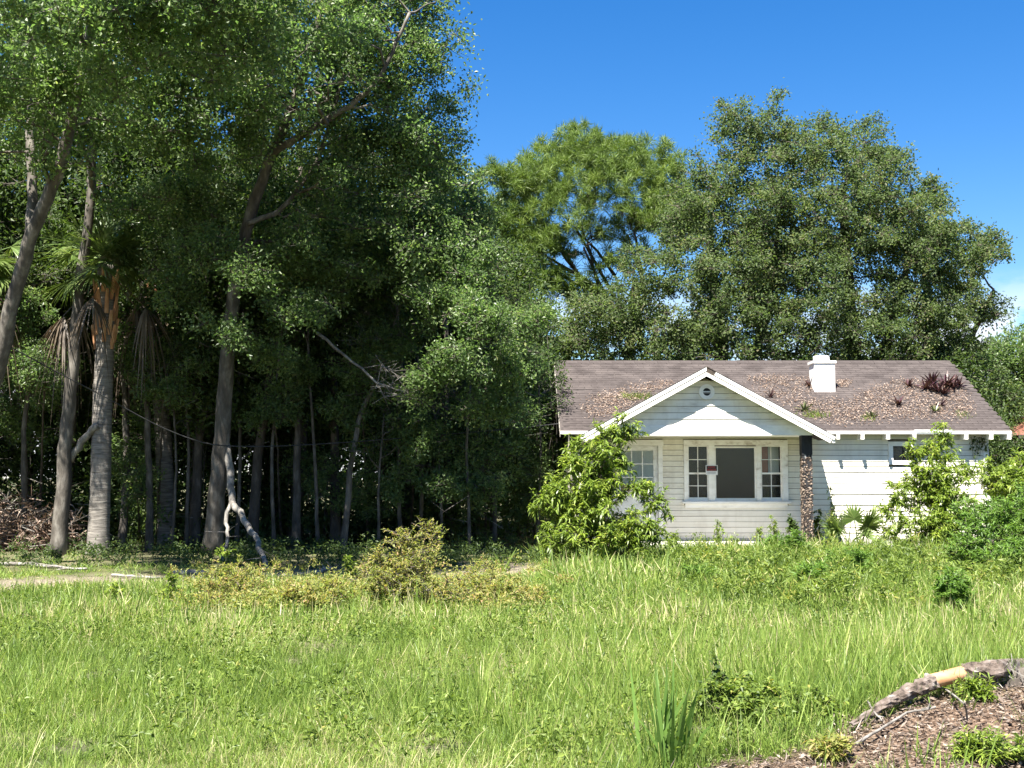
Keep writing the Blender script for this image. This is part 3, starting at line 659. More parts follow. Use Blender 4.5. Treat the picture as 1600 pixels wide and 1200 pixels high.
# sign hung on the window post
sc_ = at(1112, 734.5, WALL_Y - .05); sg_ = thing('notice_sign', (sc_[0], WALL_Y - .05, sc_[2]), 'small black and red notice sign with white border on window post', 'sign')
sx, sz = .132, .108
mb = MB(); mb.box((-sx, -.008, -sz), (sx, .004, sz)); mb.build('board', M['sign_white'], sg_)
mb = MB(); mb.box((-sx + .016, -.012, -.02), (sx - .016, -.0081, sz - .014)); mb.build('black_field', M['sign_black'], sg_)
mb = MB(); rr = random.Random(2)
for z0, z1, x0 in ((.045, .083, -.075), (-.012, .028, -.105)):      # two rows of red lettering, unreadable at this distance
    x = x0
    while x < -x0 - .01:
        w_ = rr.uniform(.018, .026); mb.box((x, -.0155, z0 + .004), (x + .005, -.0121, z1 - .004)); mb.box((x + .0075, -.0154, z1 - .008), (x + w_ * .7, -.0122, z1 - .003)); 
        mb.box((x + .0075, -.0154, z0 + .003), (x + w_ * .7, -.0122, z0 + .009)); x += w_ + .008
mb.build('lettering', M['sign_red'], sg_)
mb = MB()
for z0 in (-.05, -.075): mb.box((-.10, -.011, z0), (.09, -.0081, z0 + .006))
mb.build('print_lines', M['sign_black'], sg_)

# ------------------------------------------------------------------ roof litter, plants on the roof
RN = norm(np.array([0, -SLOPE, 1.0])); RUPD = norm(np.array([0, 1.0, SLOPE]))
def on_roof(px, py):
    d = ray(px, py); o0 = np.array([0, 0, CAM_H]); p0 = np.array([0, EAVE_Y, EAVE_Z])
    return o0 + d * (np.dot(p0 - o0, RN) / np.dot(d, RN))
def in_poly(x, y, P):
    ins = np.zeros(len(x), bool); n = len(P)
    for i in range(n):
        x1, y1 = P[i]; x2, y2 = P[(i + 1) % n]
        c_ = ((y1 > y) != (y2 > y)) & (x < (x2 - x1) * (y - y1) / (y2 - y1 + 1e-9) + x1); ins ^= c_
    return ins
litter = MB(); r4 = np.random.default_rng(21)
for poly, n in (([(905, 640), (925, 622), (985, 604), (1040, 594), (1060, 596), (1010, 622), (960, 648), (935, 655)], 1700),
                ([(1160, 590), (1200, 585), (1262, 592), (1275, 608), (1255, 622), (1220, 618), (1190, 615)], 900),
                ([(1185, 612), (1240, 622), (1330, 628), (1350, 612), (1385, 600), (1420, 590), (1500, 600), (1525, 640), (1500, 655), (1395, 655), (1350, 662), (1310, 668), (1265, 650)], 5200),
                ([(1306, 595), (1330, 594), (1332, 604), (1308, 606)], 150)):
    P = np.array(poly, float); lo, hi = P.min(0), P.max(0); x = r4.uniform(lo[0], hi[0], n * 3); y = r4.uniform(lo[1], hi[1], n * 3)
    jx = x + r4.normal(0, 7, n * 3); jy = y + r4.normal(0, 3.5, n * 3)
    k_ = in_poly(jx, jy, poly); x = x[k_][:n]; y = y[k_][:n]
    pts = np.array([on_roof(a_, b_) for a_, b_ in zip(x, y)])
    keep = (r4.random(len(pts)) < .45 + 1.1 * vnoise(pts[:, 0] * 1.0, pts[:, 1] * 1.6, .35)) & (pts[:, 0] < RX1 - .2) & (np.array([3.93 - abs(p[0] - GAP_X) * .546 for p in pts]) < pts[:, 2] + .02)
    pts = pts[keep] + RN * r4.uniform(.014, .05, keep.sum())[:, None]; n2 = len(pts)
    D = norm(r4.normal(size=(n2, 3))); D = D - RN * (D @ RN)[:, None] * .75
    litter.leaves(pts, D, r4.uniform(.035, .08, n2), r4.uniform(.012, .026, n2), r4.random(n2) ** .8, r4)
o = litter.build('leaf_litter', M['dry_leaf']); tag(o, 'drift of dry brown leaves lying on the cottage roof', 'leaf litter', kind='stuff')
def bromeliad(px, py, size, n, mat, label, name='bromeliad'):
    p = on_roof(px, py) + RN * .01; o = thing(name, p, label, 'plant', 'plants growing on the cottage roof'); r_ = np.random.default_rng(int(px))
    A = r_.uniform(0, 6.28, n); el = r_.uniform(.25, 1.35, n)
    D = np.stack([np.cos(A) * np.cos(el), np.sin(A) * np.cos(el), np.sin(el)], -1); mb = MB()
    mb.blades(D * .02, D, size * r_.uniform(.7, 1.1, n), size * .13, r_.uniform(.05, .35, n), r_.random(n), (1, .95, .6), np.cross(D, [0, 0, 1.0]) + r_.normal(0, .2, (n, 3)))
    mb.build('leaf_rosette', M[mat], o)
for a_ in ((1265, 604, .30, 16, 'purple bromeliad rooted against the white chimney'), (1204, 622, .26, 14, 'purple bromeliad on leaf litter near the porch valley'),
           (1420, 605, .34, 20, 'purple bromeliad just uphill of the lone roof bromeliad'), (1404, 634, .33, 20, 'lone purple bromeliad in the middle of the roof litter'),
           (1469, 636, .26, 14, 'small bromeliad below the big roof cluster')):
    bromeliad(*a_[:4], 'bromeliad', a_[4])
for px_, py_, s_ in ((1446, 609, .40), (1456, 602, .46), (1466, 613, .42), (1478, 605, .50), (1490, 607, .44), (1499, 604, .34), (1474, 617, .36)):
    bromeliad(px_, py_, s_, 24, 'bromeliad', 'purple bromeliad in the dense cluster near the roof edge')
for px_, py_, s_, lb in ((1256, 643, .32, 'green bromeliad beside the porch roof valley'), (1362, 653, .24, 'small green plant low on the roof in leaf litter'), (1461, 644, .26, 'greyish green bromeliad below the purple cluster')):
    bromeliad(px_, py_, s_, 22, 'bromeliad_green', lb)
def roof_weed(px, py, w, h, n, label):
    p = on_roof(px, py); o = thing('roof_weed', p, label, 'plant', 'weeds growing on the cottage roof'); r_ = np.random.default_rng(int(px) + 5); mb = MB()
    B = np.stack([r_.normal(0, w, n), np.zeros(n), np.zeros(n)], -1); B[:, 1] = r_.normal(0, .08, n); B[:, 2] = B[:, 1] * SLOPE
    D = norm(r_.normal(0, .45, (n, 3)) + [0, 0, 1]); mb.blades(B, D, h * r_.uniform(.5, 1.1, n), .012, r_.uniform(.1, .6, n), r_.random(n)); tag(mb.build('blade_tuft', M['weed_leaf'], o), kind='stuff')
roof_weed(995, 622, .22, .22, 260, 'green weeds sprouting from the leaf drift left of the porch gable'.replace(' left of', ' beside'))
roof_weed(1272, 650, .16, .2, 200, 'green weeds in the valley beside the porch gable end')
roof_weed(1355, 655, .10, .14, 70, 'thin weed tuft amid roof litter above the eave')
roof_weed(1503, 650, .10, .16, 70, 'yellowish weed tuft near the outer roof edge')

# ------------------------------------------------------------------ trees
def lobes_in(envs, n, r_lo, r_hi, rng, shell=.55, front=0.0):
    """n foliage lobes spread through ellipsoid envelopes, mostly near their outside"""
    vol = np.array([e[3] * e[4] * e[5] for e in envs]) ** .75; vol = vol / vol.sum(); out = []
    for e, f in zip(envs, vol):
        k = max(1, int(round(n * f)))
        d = rdir(k * 3, rng)
        if front: d = d[(d[:, 1] < rng.uniform(-1, 1 - front * .6, len(d)) + .75)]
        d = d[:k]; rad = rng.uniform(shell ** 2, 1, len(d)) ** .5
        c = np.array(e[:3]) + d * rad[:, None] * np.array(e[3:6])
        out.append(np.column_stack([c, rng.uniform(r_lo, r_hi, len(d))]))
    return np.vstack(out)

def grow(trunk_paths, lobes, rng, wood, limb_r=.02, sides=6, flare_k=.35):
    """branches from the trunk paths to every lobe, each starting at the nearest wood already there"""
    nodes = []; rad = []
    for pts, r0, r1 in trunk_paths:
        pts = np.asarray(pts, float); k = max(6, 4 * len(pts)); t = np.linspace(0, 1, len(pts)); tt = np.linspace(0, 1, k)
        # smooth the path
        P = np.stack([np.interp(tt, t, pts[:, i]) for i in range(3)], -1)
        for _ in range(2): P[1:-1] = (P[:-2] + 2 * P[1:-1] + P[2:]) / 4
        P[1:-1] += rng.normal(0, min(.012, r0 * .2), P[1:-1].shape)
        R = r0 + (r1 - r0) * tt ** .8
        flare = np.exp(-np.linalg.norm(P - P[0], axis=1) / .25) * flare_k
        wood.tube(P, R * (1 + flare * (P[0][2] < .3)), 10, rng.random(), rough=.06, rng=rng)
        for p, r_ in zip(P, R): nodes.append(p); rad.append(r_)
    zmin = np.mean([p[2] for p in nodes]) * .5
    nodes = list(nodes); rad = list(rad)
    root = np.array(trunk_paths[0][0][-1])
    order = np.argsort(np.linalg.norm(lobes[:, :3] - root, axis=1))
    for i in order:
        c = lobes[i, :3]; A = np.array(nodes); dv = c - A; dist = np.linalg.norm(dv, axis=1)
        cost = dist + np.maximum(0, A[:, 2] - c[2] + .3 * dist) * 1.1 + np.where(np.array(rad) < .012, .6, 0) + np.where(A[:, 2] < zmin, 2.0, 0)
        j = int(np.argmin(cost)); a = A[j]; dl = dist[j]
        k = 5; tt = np.linspace(0, 1, k)[:, None]
        mid = a + (c - a) * tt + np.array([0, 0, 1.0]) * (np.sin(tt * math.pi) * dl * rng.uniform(.02, .16))
        mid[1:-1] += rng.normal(0, .06 * dl, (k - 2, 3))
        r0 = min(rad[j] * .75, .012 + limb_r * dl); R = np.linspace(r0, min(r0, max(.006, r0 * .35)), k)
        wood.tube(mid, R, sides if r0 > .03 else 4, rng.random(), cap=False)
        for p, r_ in zip(mid[1:], R[1:]): nodes.append(p); rad.append(r_)

def foliate(lobes, rng, leaf, wood, per, Ln, W, twigs=9, twig_r=.008, spread=.26, up=.35, vlo=0., vhi=1., flat=.8):
    """twigs through every lobe, leaves along the outer half of each twig"""
    n = len(lobes); T = twigs
    c = np.repeat(lobes[:, :3], T, axis=0); r = np.repeat(lobes[:, 3], T)
    an = np.repeat(rng.uniform(.55, 1.5, (n, 3)), T, axis=0); d = norm(rng.normal(size=(n * T, 3)) * [1, 1, flat] * an + [0, 0, up * .6]); ln = r * rng.uniform(.55, 1.15, n * T)
    e = c + d * ln[:, None] * [1, 1, flat]
    wood.sticks(c, e, twig_r, twig_r * .4, rng.random(n * T))
    m_ = max(1, int(per / T)); k = n * T * m_
    t = rng.uniform(.35, 1.05, k); bc = np.repeat(c, m_, axis=0); be = np.repeat(e, m_, axis=0)
    P = bc + (be - bc) * t[:, None] + rng.normal(0, 1, (k, 3)) * (np.repeat(r, m_) * spread)[:, None]
    D = norm(rng.normal(size=(k, 3)) + np.repeat(d, m_, axis=0) * .7 + [0, 0, -.15])
    tone = np.repeat(rng.uniform(-.18, .18, n), T * m_)
    var = np.clip(vlo + (vhi - vlo) * (rng.beta(2.2, 2.4, k) + tone), 0, 1)
    leaf.leaves(P, D, Ln * rng.uniform(.7, 1.25, k), W * rng.uniform(.75, 1.2, k), var, rng)

def tree(name, label, base, paths, envs, n_lobes, lobe_r, per, Ln, W, seed, leafmat, barkmat, group=None, cat='tree', front=0., shell=.55, twigs=9, limb_r=.025, extra=None, spread=.26, up=.35):
    rng = np.random.default_rng(seed); o = thing(name, base, label, cat, group)
    lb = lobes_in(envs, n_lobes, lobe_r[0], lobe_r[1], rng, shell, front)
    if extra is not None: lb = np.vstack([lb, extra])
    wood, leaf = MB(), MB(); grow(paths, lb, rng, wood, limb_r); foliate(lb, rng, leaf, wood, per, Ln, W, twigs, spread=spread, up=up)
    wood.build('trunk', M[barkmat], o, base, smooth=True); leaf.build('crown', M[leafmat], o, base)
    return o
def gpt(px, py): 
    p = ground_at(px, py); p[2] = float(gz(p[0], p[1])) - .05; return p
def path(base, pxs, Y0, lean=0.0):
    out = [base]
    for i, (x, y) in enumerate(pxs): out.append(at(x, y, Y0 + lean * (i + 1)))
    return out

# --- wood at the side of the yard, front row
b = gpt(332, 868); Y = b[1]
tree('oak_tree', 'tall oak with forked pale limbs beside the broken hanging limb', b,
     [(path(b, [(343, 730), (352, 600), (362, 480), (385, 350), (425, 240), (460, 160), (495, 60), (510, -60)], Y, -.3), .195, .06),
      (path(at(425, 240, Y - 1.8), [(480, 205), (540, 170), (580, 140), (610, 90), (640, 20)], Y - 1.9, -.1), .085, .03),
      (path(at(385, 350, Y - 1.5), [(440, 330), (500, 250), (545, 90), (560, 10)], Y - 1.5, .1), .06, .03)],
     [(*at(560, 120, 25), 2.5, 2.4, 2.8), (*at(598, 90, 24.5), 1.0, 1.6, 2.9), (*at(600, 330, 24.6), 1.9, 1.8, 1.7), (*at(430, 60, 22.5), 2.2, 2.4, 2.2), (*at(640, 260, 25), .9, 1.5, 1.2), (*at(520, -60, 24.5), 2.4, 2.2, 1.2)],
     420, (.28, .6), 205, .088, .050, 31, 'oak_leaf', 'bark', front=.5, shell=.25)
b = gpt(90, 868); Y = b[1]
tree('oak_tree', 'slender oak leaning beside the cabbage palm trunk', b,
     [(path(b, [(100, 750), (103, 670), (117, 560), (120, 470), (140, 330), (150, 150), (175, -40)], Y, -.1), .17, .07)],
     [(*at(190, 40, 22.5), 3.0, 2.6, 2.3), (*at(60, 130, 22), 2.2, 2.2, 1.5), (*at(180, -120, 23), 3.0, 2.0, 1.2), (*at(290, 190, 22.6), 1.7, 1.6, 1.3)],
     320, (.28, .6), 190, .088, .050, 32, 'oak_leaf', 'bark', front=.5, shell=.2)
b = np.array([-10.9, 22.0, -.05])
tree('oak_tree', 'thick oak leaning out over the yard in front of the palm', b,
     [(path(b, [(-25, 640), (3, 560), (22, 460), (48, 370), (82, 295), (110, 200), (140, 60), (160, -120)], 21.8, -.35), .17, .07),
      (path(at(48, 370, 20.4), [(50, 300), (45, 200), (60, 60), (40, -80)], 20.4, .2), .10, .05)],
     [(*at(120, 20, 17.5), 2.6, 2.6, 1.5), (*at(330, 20, 18), 2.2, 2.4, 1.3), (*at(20, 150, 19), 1.6, 1.8, 1.2), (*at(140, -200, 16.5), 3.2, 2.6, 1.0), (*at(420, -160, 17.5), 1.8, 2.2, .8)],
     300, (.28, .6), 180, .09, .052, 33, 'oak_leaf', 'bark', front=.3, shell=.2)
b = gpt(395, 858); Y = b[1]
tree('oak_tree', 'leaning grey trunk with low leafy boughs behind the broken limb', b,
     [(path(b, [(402, 720), (420, 600), (436, 480), (450, 380), (470, 260)], Y, 0), .13, .05)],
     [(*at(325, 395, 23.6), .8, .8, .45), (*at(400, 440, 23.2), .8, .7, .4), (*at(450, 385, 23.8), .75, .8, .45), (*at(365, 520, 23.4), .7, .6, .3), (*at(480, 490, 23.6), .7, .7, .35), (*at(500, 400, 25.3), 1.5, 1.2, 1.0), (*at(300, 330, 24.8), 1.7, 1.2, .8), (*at(270, 450, 24.4), .7, .6, .5), (*at(430, 560, 24.2), .5, .5, .35)],
     220, (.22, .45), 150, .08, .045, 34, 'oak_leaf', 'bark_dark', front=.5, shell=.1)
b = gpt(700, 848); Y = b[1]
tree('oak_tree', 'oak with sunlit boughs reaching towards the cottage roof', b,
     [(path(b, [(702, 760), (695, 660), (700, 560), (690, 450), (670, 330)], Y, -.1), .12, .05),
      (path(at(695, 600, 27), [(740, 540), (800, 500)], 26.4, -.3), .05, .025)],
     [(*at(695, 475, 24.2), .75, .7, .4), (*at(765, 505, 23.8), .75, .7, .4), (*at(830, 500, 24.8), .5, .6, .35), (*at(725, 560, 23.9), .7, .7, .35), (*at(670, 600, 24.2), .6, .6, .4), (*at(800, 575, 24.6), .55, .6, .45), (*at(735, 430, 25), .7, .7, .45), (*at(690, 420, 25.2), 1.2, 1.4, 1.2), (*at(720, 350, 27), .75, 1.1, .9), (*at(725, 740, 26.8), .6, .6, .7), (*at(805, 650, 27.6), .45, .6, .7), (*at(770, 640, 24.8), .7, .6, .5), (*at(660, 690, 26.4), .5, .5, .6), (*at(815, 570, 28), .4, .7, .6)],
     330, (.22, .45), 150, .08, .045, 35, 'oak_leaf', 'bark_dark', front=.5, shell=.1)

# --- second rank: three kinds built once, then copied
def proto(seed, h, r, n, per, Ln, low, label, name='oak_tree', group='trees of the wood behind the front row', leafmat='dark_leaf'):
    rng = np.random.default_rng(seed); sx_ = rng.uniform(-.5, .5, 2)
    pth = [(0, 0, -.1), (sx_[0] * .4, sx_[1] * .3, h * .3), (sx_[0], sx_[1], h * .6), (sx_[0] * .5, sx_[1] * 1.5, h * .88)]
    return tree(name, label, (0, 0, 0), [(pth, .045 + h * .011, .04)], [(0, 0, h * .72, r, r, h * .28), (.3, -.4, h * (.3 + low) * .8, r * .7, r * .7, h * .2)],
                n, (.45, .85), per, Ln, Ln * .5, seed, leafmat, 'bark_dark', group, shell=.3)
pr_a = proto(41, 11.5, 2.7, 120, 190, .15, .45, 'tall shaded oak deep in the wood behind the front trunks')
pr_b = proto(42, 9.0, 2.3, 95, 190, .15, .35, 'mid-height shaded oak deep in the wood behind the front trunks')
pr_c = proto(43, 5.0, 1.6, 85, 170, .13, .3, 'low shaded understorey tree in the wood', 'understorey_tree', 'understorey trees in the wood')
used = set(); rc = random.Random(9)
def place(pr, x, y, s, rz=None, label=None, group=None, mat=None):
    o = pr if pr.name not in used else copy_tree(pr)
    used.add(pr.name)
    o.location = (x, y, float(gz(x, y))); o.rotation_euler = (0, 0, rc.uniform(0, 6.28) if rz is None else rz); o.scale = (s, s, s * rc.uniform(.93, 1.08))
    if label: o['label'] = label
    if group: o['group'] = group
    return o
for x, y, s in ((-13.5, 27.5, 1.0), (-10.8, 29.5, 1.02), (-8.0, 30.2, .98), (-5.2, 29.2, 1.03), (-2.6, 30.6, .95), (-14.5, 33, 1.1), (-9.6, 34.5, 1.08), (-6.4, 34.0, 1.1), (-3.2, 35.2, .98), (-17.0, 24.0, 1.0), (-19, 30, 1.1)):
    place(pr_a, x, y, s)
for x, y, s in ((-12.2, 30.8, 1.0), (-7.2, 27.6, .95), (-4.0, 27.9, .92), (-0.9, 31.8, .92), (-1.2, 35.5, 1.0), (-13.2, 36.5, 1.1), (-16, 28, 1.0), (-7.6, 38, 1.2), (-11.0, 38.5, 1.2), (-4.6, 38.8, 1.15), (-1.8, 39.5, 1.0)):
    place(pr_b, x, y, s)
for x, y, s in ((-12.8, 29.6, .8), (-9.0, 30.4, .85), (-6.2, 31.5, 1.0), (-3.6, 32.6, 1.0), (-1.9, 30.8, .85), (-10.2, 32.4, 1.0), (-.5, 30.6, .75), (-5.6, 35.8, 1.1), (-8.6, 35.9, 1.1), (-11.9, 34.4, 1.1), (-2.4, 37, 1.1), (.2, 33.5, 1.0), (.4, 37.5, 1.2)):
    place(pr_c, x, y, s)
# bare dark trunks standing in the shade
def bare_trunk(pxs, r, Y, label, seed):
    rng = np.random.default_rng(seed); b = at(*pxs[0], Y); b[2] = float(gz(b[0], b[1])) - .05
    P = [b] + [at(x, y, Y) for x, y in pxs[1:]]; o = thing('slender_tree', b, label, 'tree', 'slender trunks in the shaded wood'); w = MB(); lf = MB()
    top = P[-1]; lb = np.column_stack([top + rng.normal(0, [.6, .5, .5], (9, 3)), rng.uniform(.3, .5, 9)])
    grow([(P, r, r * .55)], lb, rng, w); foliate(lb, rng, lf, w, 110, .085, .04, 8)
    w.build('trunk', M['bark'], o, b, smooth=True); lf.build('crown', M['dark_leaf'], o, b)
for i, (pxs, r, Y) in enumerate((([(234, 855), (232, 700), (226, 560), (222, 430)], .085, 26.6), ([(462, 855), (466, 700), (462, 560), (470, 430)], .10, 27.2), ([(536, 855), (545, 760), (556, 670), (590, 585), (610, 520)], .075, 26.0),
    ([(498, 855), (492, 720), (484, 600), (480, 500)], .045, 26.5), ([(625, 855), (622, 720), (628, 600), (620, 480)], .05, 26.8), ([(655, 855), (660, 700), (652, 560)], .055, 27.4), ([(592, 855), (592, 740), (600, 650)], .035, 26.2),
    ([(772, 855), (776, 700), (784, 590), (780, 500)], .05, 27.6), ([(190, 855), (200, 700), (192, 560), (205, 420)], .095, 27.4), ([(40, 855), (36, 700), (48, 560), (40, 430)], .07, 26.8), ([(290, 855), (296, 700), (288, 590)], .045, 27),
    ([(428, 855), (424, 720), (432, 620), (440, 500)], .045, 26.6), ([(838, 855), (846, 720), (842, 600)], .04, 28), ([(735, 855), (728, 700), (735, 600)], .04, 26.4), ([(690, 855), (688, 740), (678, 640)], .035, 26.6), ([(370, 855), (376, 720), (372, 600), (380, 480)], .05, 27.5), ([(268, 855), (276, 720), (270, 600)], .035, 26.4))):
    bare_trunk(pxs, r, Y, 'slender dark trunk standing in the shade of the wood', 60 + i)
# undergrowth between the trunks
rng = np.random.default_rng(77); n = 850
x = rng.uniform(-17, 1.0, n); y = rng.uniform(27.9, 36, n); z = gz(x, y) + np.abs(rng.normal(0, 1, n)) * np.where(y > 29, 1.6, .75)
lb = np.column_stack([x, y, z + .1, rng.uniform(.3, .6, n)]); w = MB(); lf = MB()
foliate(lb, rng, lf, w, 56, .15, .07, 8, vlo=.0, vhi=.9)
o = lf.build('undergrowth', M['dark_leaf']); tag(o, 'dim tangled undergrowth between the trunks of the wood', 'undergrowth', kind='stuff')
n = 420; x = rng.uniform(-17, 1.2, n); y = rng.uniform(28, 36, n); z0 = rng.uniform(.5, 6, n); ln = rng.uniform(.6, 2.8, n); w2 = MB()
A = np.stack([x, y, np.maximum(z0 - ln, 0)], -1); B = np.stack([x + rng.normal(0, .15, n), y, z0], -1)
w2.sticks(A, B, .008, .006, rng.random(n))
n = 420; A = np.stack([rng.uniform(-16, .8, n), rng.uniform(25.5, 33, n), rng.uniform(.1, 4.5, n)], -1); w2.sticks(A, A + rdir(n, rng) * rng.uniform(.3, 1.1, n)[:, None] * [1, .5, .6], .008, .003, rng.random(n))
o = w2.build('hanging_vines', M['bark']); tag(o, 'thin bare twigs and vines tangled through the shaded wood', 'vines', kind='stuff')
def sapling(px, py, envs, n, seed, label):
    b = gpt(px, py); tree('leafy_sapling', label, b, [([b, b + (np.array(envs[0][:3]) - b) * .6, np.array(envs[0][:3])], .035, .015)], envs, n, (.18, .36), 120, .085, .042, seed, 'oak_leaf', 'bark_dark', 'leafy saplings along the edge of the wood', front=.4, shell=.05)
sapling(590, 852, [(*at(600, 700, 27.2), .9, .6, 1.1), (*at(570, 780, 27), .6, .5, .6)], 34, 181, 'leafy sapling in the wood edge behind the tall rusty weed')
sapling(760, 850, [(*at(755, 740, 26.8), .9, .6, .9), (*at(790, 690, 27.2), .6, .5, .8)], 50, 182, 'bushy sapling at the wood edge near the cottage corner')
sapling(838, 850, [(*at(832, 740, 28.2), .35, .5, 1.0), (*at(835, 650, 28.5), .25, .4, .6)], 34, 183, 'sapling squeezed between the wood and the cottage wall')
sapling(505, 850, [(*at(510, 770, 27.4), .6, .5, .7), (*at(480, 720, 27.8), .5, .5, .6)], 22, 184, 'low sapling in shade behind the broken limb')
sapling(220, 850, [(*at(215, 770, 27.0), .6, .5, .7), (*at(200, 690, 27.4), .5, .5, .8)], 22, 185, 'shaded sapling beside the cabbage palm trunk')
sapling(45, 850, [(*at(40, 640, 27.6), 1.1, .6, 1.0), (*at(20, 560, 28), .8, .6, .8)], 60, 186, 'sunlit sapling above the brush pile')
sapling(575, 852, [(*at(565, 590, 26.0), .9, .6, .55), (*at(610, 545, 26.2), .8, .6, .5), (*at(540, 650, 26.2), .5, .5, .4)], 56, 187, 'understorey tree with level boughs around the dangling dead branch')
sapling(245, 852, [(*at(255, 610, 25.8), .8, .5, .5), (*at(225, 540, 26.0), .8, .5, .5), (*at(290, 560, 26.0), .5, .5, .4)], 50, 188, 'understorey tree with boughs spreading beside the palm skirt')
sapling(440, 852, [(*at(430, 640, 26.2), .7, .5, .5), (*at(460, 590, 26.4), .7, .5, .45)], 40, 189, 'understorey tree behind the forked hanging limb')
sapling(60, 852, [(*at(70, 590, 25.6), .8, .5, .6), (*at(25, 500, 25.8), .8, .5, .6)], 46, 190, 'understorey tree leaning over the brush pile')
sapling(640, 852, [(*at(650, 680, 26.0), .6, .5, .6), (*at(690, 760, 26.2), .5, .4, .5), (*at(620, 760, 26.4), .5, .4, .4)], 40, 191, 'thin understorey tree with low leaves amid slender trunks')
# the wood further back, one mass
rng = np.random.default_rng(79); n = 1500; x = rng.uniform(-45, 34, n); y = rng.uniform(41.5, 56, n); top = np.where((x > 1) & (x < 15), 6.6, np.where(x >= 15, 5.2, 9.5)); z = rng.random(n) ** .85 * top * np.where(rng.random(n) < .15, 1.08, 1.0)
k_ = (x < 1) | (x > 15) | (y > 46); x, y, z = x[k_], y[k_], z[k_]; n = len(x)
w = MB(); lf = MB(); foliate(np.column_stack([x, y, z, rng.uniform(.8, 1.3, n)]), rng, lf, w, 30, .42, .25, 5, vlo=0, vhi=.8)
n = 900; x = np.where(rng.random(n) < .65, rng.uniform(-34, -19, n), rng.uniform(22, 30, n)); y = rng.uniform(12, 42, n); x = np.where(x > 0, x + 0, x); k_ = (x < 0) | (y > 26); x, y = x[k_], y[k_]; n = len(x)
foliate(np.column_stack([x, y, rng.random(n) * 8.5, rng.uniform(.8, 1.3, n)]), rng, lf, w, 25, .40, .24, 5, vlo=0, vhi=.8)
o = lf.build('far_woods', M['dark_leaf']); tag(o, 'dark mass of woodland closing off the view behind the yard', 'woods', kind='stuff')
# low green plants at the edge of the wood
rng = np.random.default_rng(78); n = 300; x = rng.uniform(-13, .6, n); y = rng.uniform(21.2, 27.5, n) - sstep(-6, -12, x) * 1.5
w = MB(); lf = MB(); lb = np.column_stack([x, y, gz(x, y) + rng.uniform(.03, .22, n) * sstep(20, 25, y), rng.uniform(.12, .3, n)])
foliate(lb, rng, lf, w, 60, .07, .034, 6)
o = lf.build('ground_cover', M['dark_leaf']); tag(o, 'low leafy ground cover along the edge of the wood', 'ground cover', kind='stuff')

# --- oaks behind the cottage
def px_env(x, y, Y, rx, ry, rz): return (*at(x, y, Y), rx, ry, rz)
b = np.array([6.6, 37.0, 0])
tree('live_oak', 'broad oak rising behind the cottage gable', b, [([b, (6.5, 37, 3), (6.3, 36.8, 6), (6.0, 36.6, 9)], .4, .12), ([(6.5, 37, 3), (7.6, 36.5, 6), (8.2, 36.5, 9.5)], .2, .08)],
     [px_env(1085, 450, 36, 2.4, 2.4, 2.0), px_env(1170, 300, 36.5, 1.9, 2.3, 2.4), px_env(1150, 210, 36.5, .8, 1.0, 1.1), px_env(1215, 205, 36.5, .75, 1.0, 1.1), px_env(960, 500, 35.5, 1.4, 1.6, 1.1), px_env(900, 520, 36.5, 1.0, 1.2, .9), px_env(1130, 530, 35.5, 2.4, 1.8, 1.0), px_env(1080, 340, 37, 1.2, 1.6, 1.1), px_env(1020, 540, 35.8, 2.2, 1.6, 1.0), px_env(1180, 430, 36, 2.0, 2.0, 1.6)],
     640, (.25, .5), 118, .10, .058, 51, 'oak_far', 'bark_dark', front=.6, shell=.12)
b = np.array([10.6, 37.5, 0])
tree('live_oak', 'tallest oak behind the cottage chimney with thin sprigs on top', b, [([b, (10.6, 37.5, 3), (10.4, 37.2, 7), (10.2, 37, 10.5)], .42, .1), ([(10.6, 37.5, 3), (11.6, 37, 6), (12.4, 37, 9)], .2, .08)],
     [px_env(1300, 340, 36.5, 2.4, 2.6, 2.5), px_env(1270, 230, 37, 1.2, 1.4, 1.1), px_env(1345, 230, 37, .9, 1.0, 1.1), px_env(1385, 280, 37, .9, 1.2, 1.1), px_env(1270, 480, 35.6, 2.4, 2.0, 1.6), px_env(1400, 380, 36.5, 1.7, 2.0, 1.7), px_env(1340, 530, 36, 2.6, 1.6, 1.1), px_env(1220, 400, 36.5, 1.8, 2.0, 1.8)],
     640, (.25, .5), 118, .10, .058, 52, 'oak_far', 'bark_dark', front=.6, shell=.12)
b = np.array([13.6, 38.5, 0])
tree('live_oak', 'oak with outlying ragged boughs past the cottage roof end', b, [([b, (13.5, 38.5, 3), (13.2, 38, 6), (13.0, 38, 8.5)], .34, .1), ([(13.5, 38.5, 3), (14.5, 38.2, 6), (15.2, 38, 7.5)], .15, .05)],
     [px_env(1455, 400, 37.5, 1.7, 1.9, 1.3), px_env(1530, 385, 38, .9, 1.2, .75), px_env(1460, 315, 37.5, .6, .8, .7), px_env(1500, 470, 37.6, 1.0, 1.4, .9), px_env(1430, 490, 36.5, 1.6, 1.6, 1.1), px_env(1545, 490, 38, .5, .7, .6), px_env(1500, 545, 38, .7, .8, .6), px_env(1440, 560, 37, 1.3, 1.2, .7), px_env(1535, 590, 38, .7, .7, .5)],
     380, (.2, .42), 110, .10, .058, 53, 'oak_far', 'bark_dark', front=.6, shell=.12)
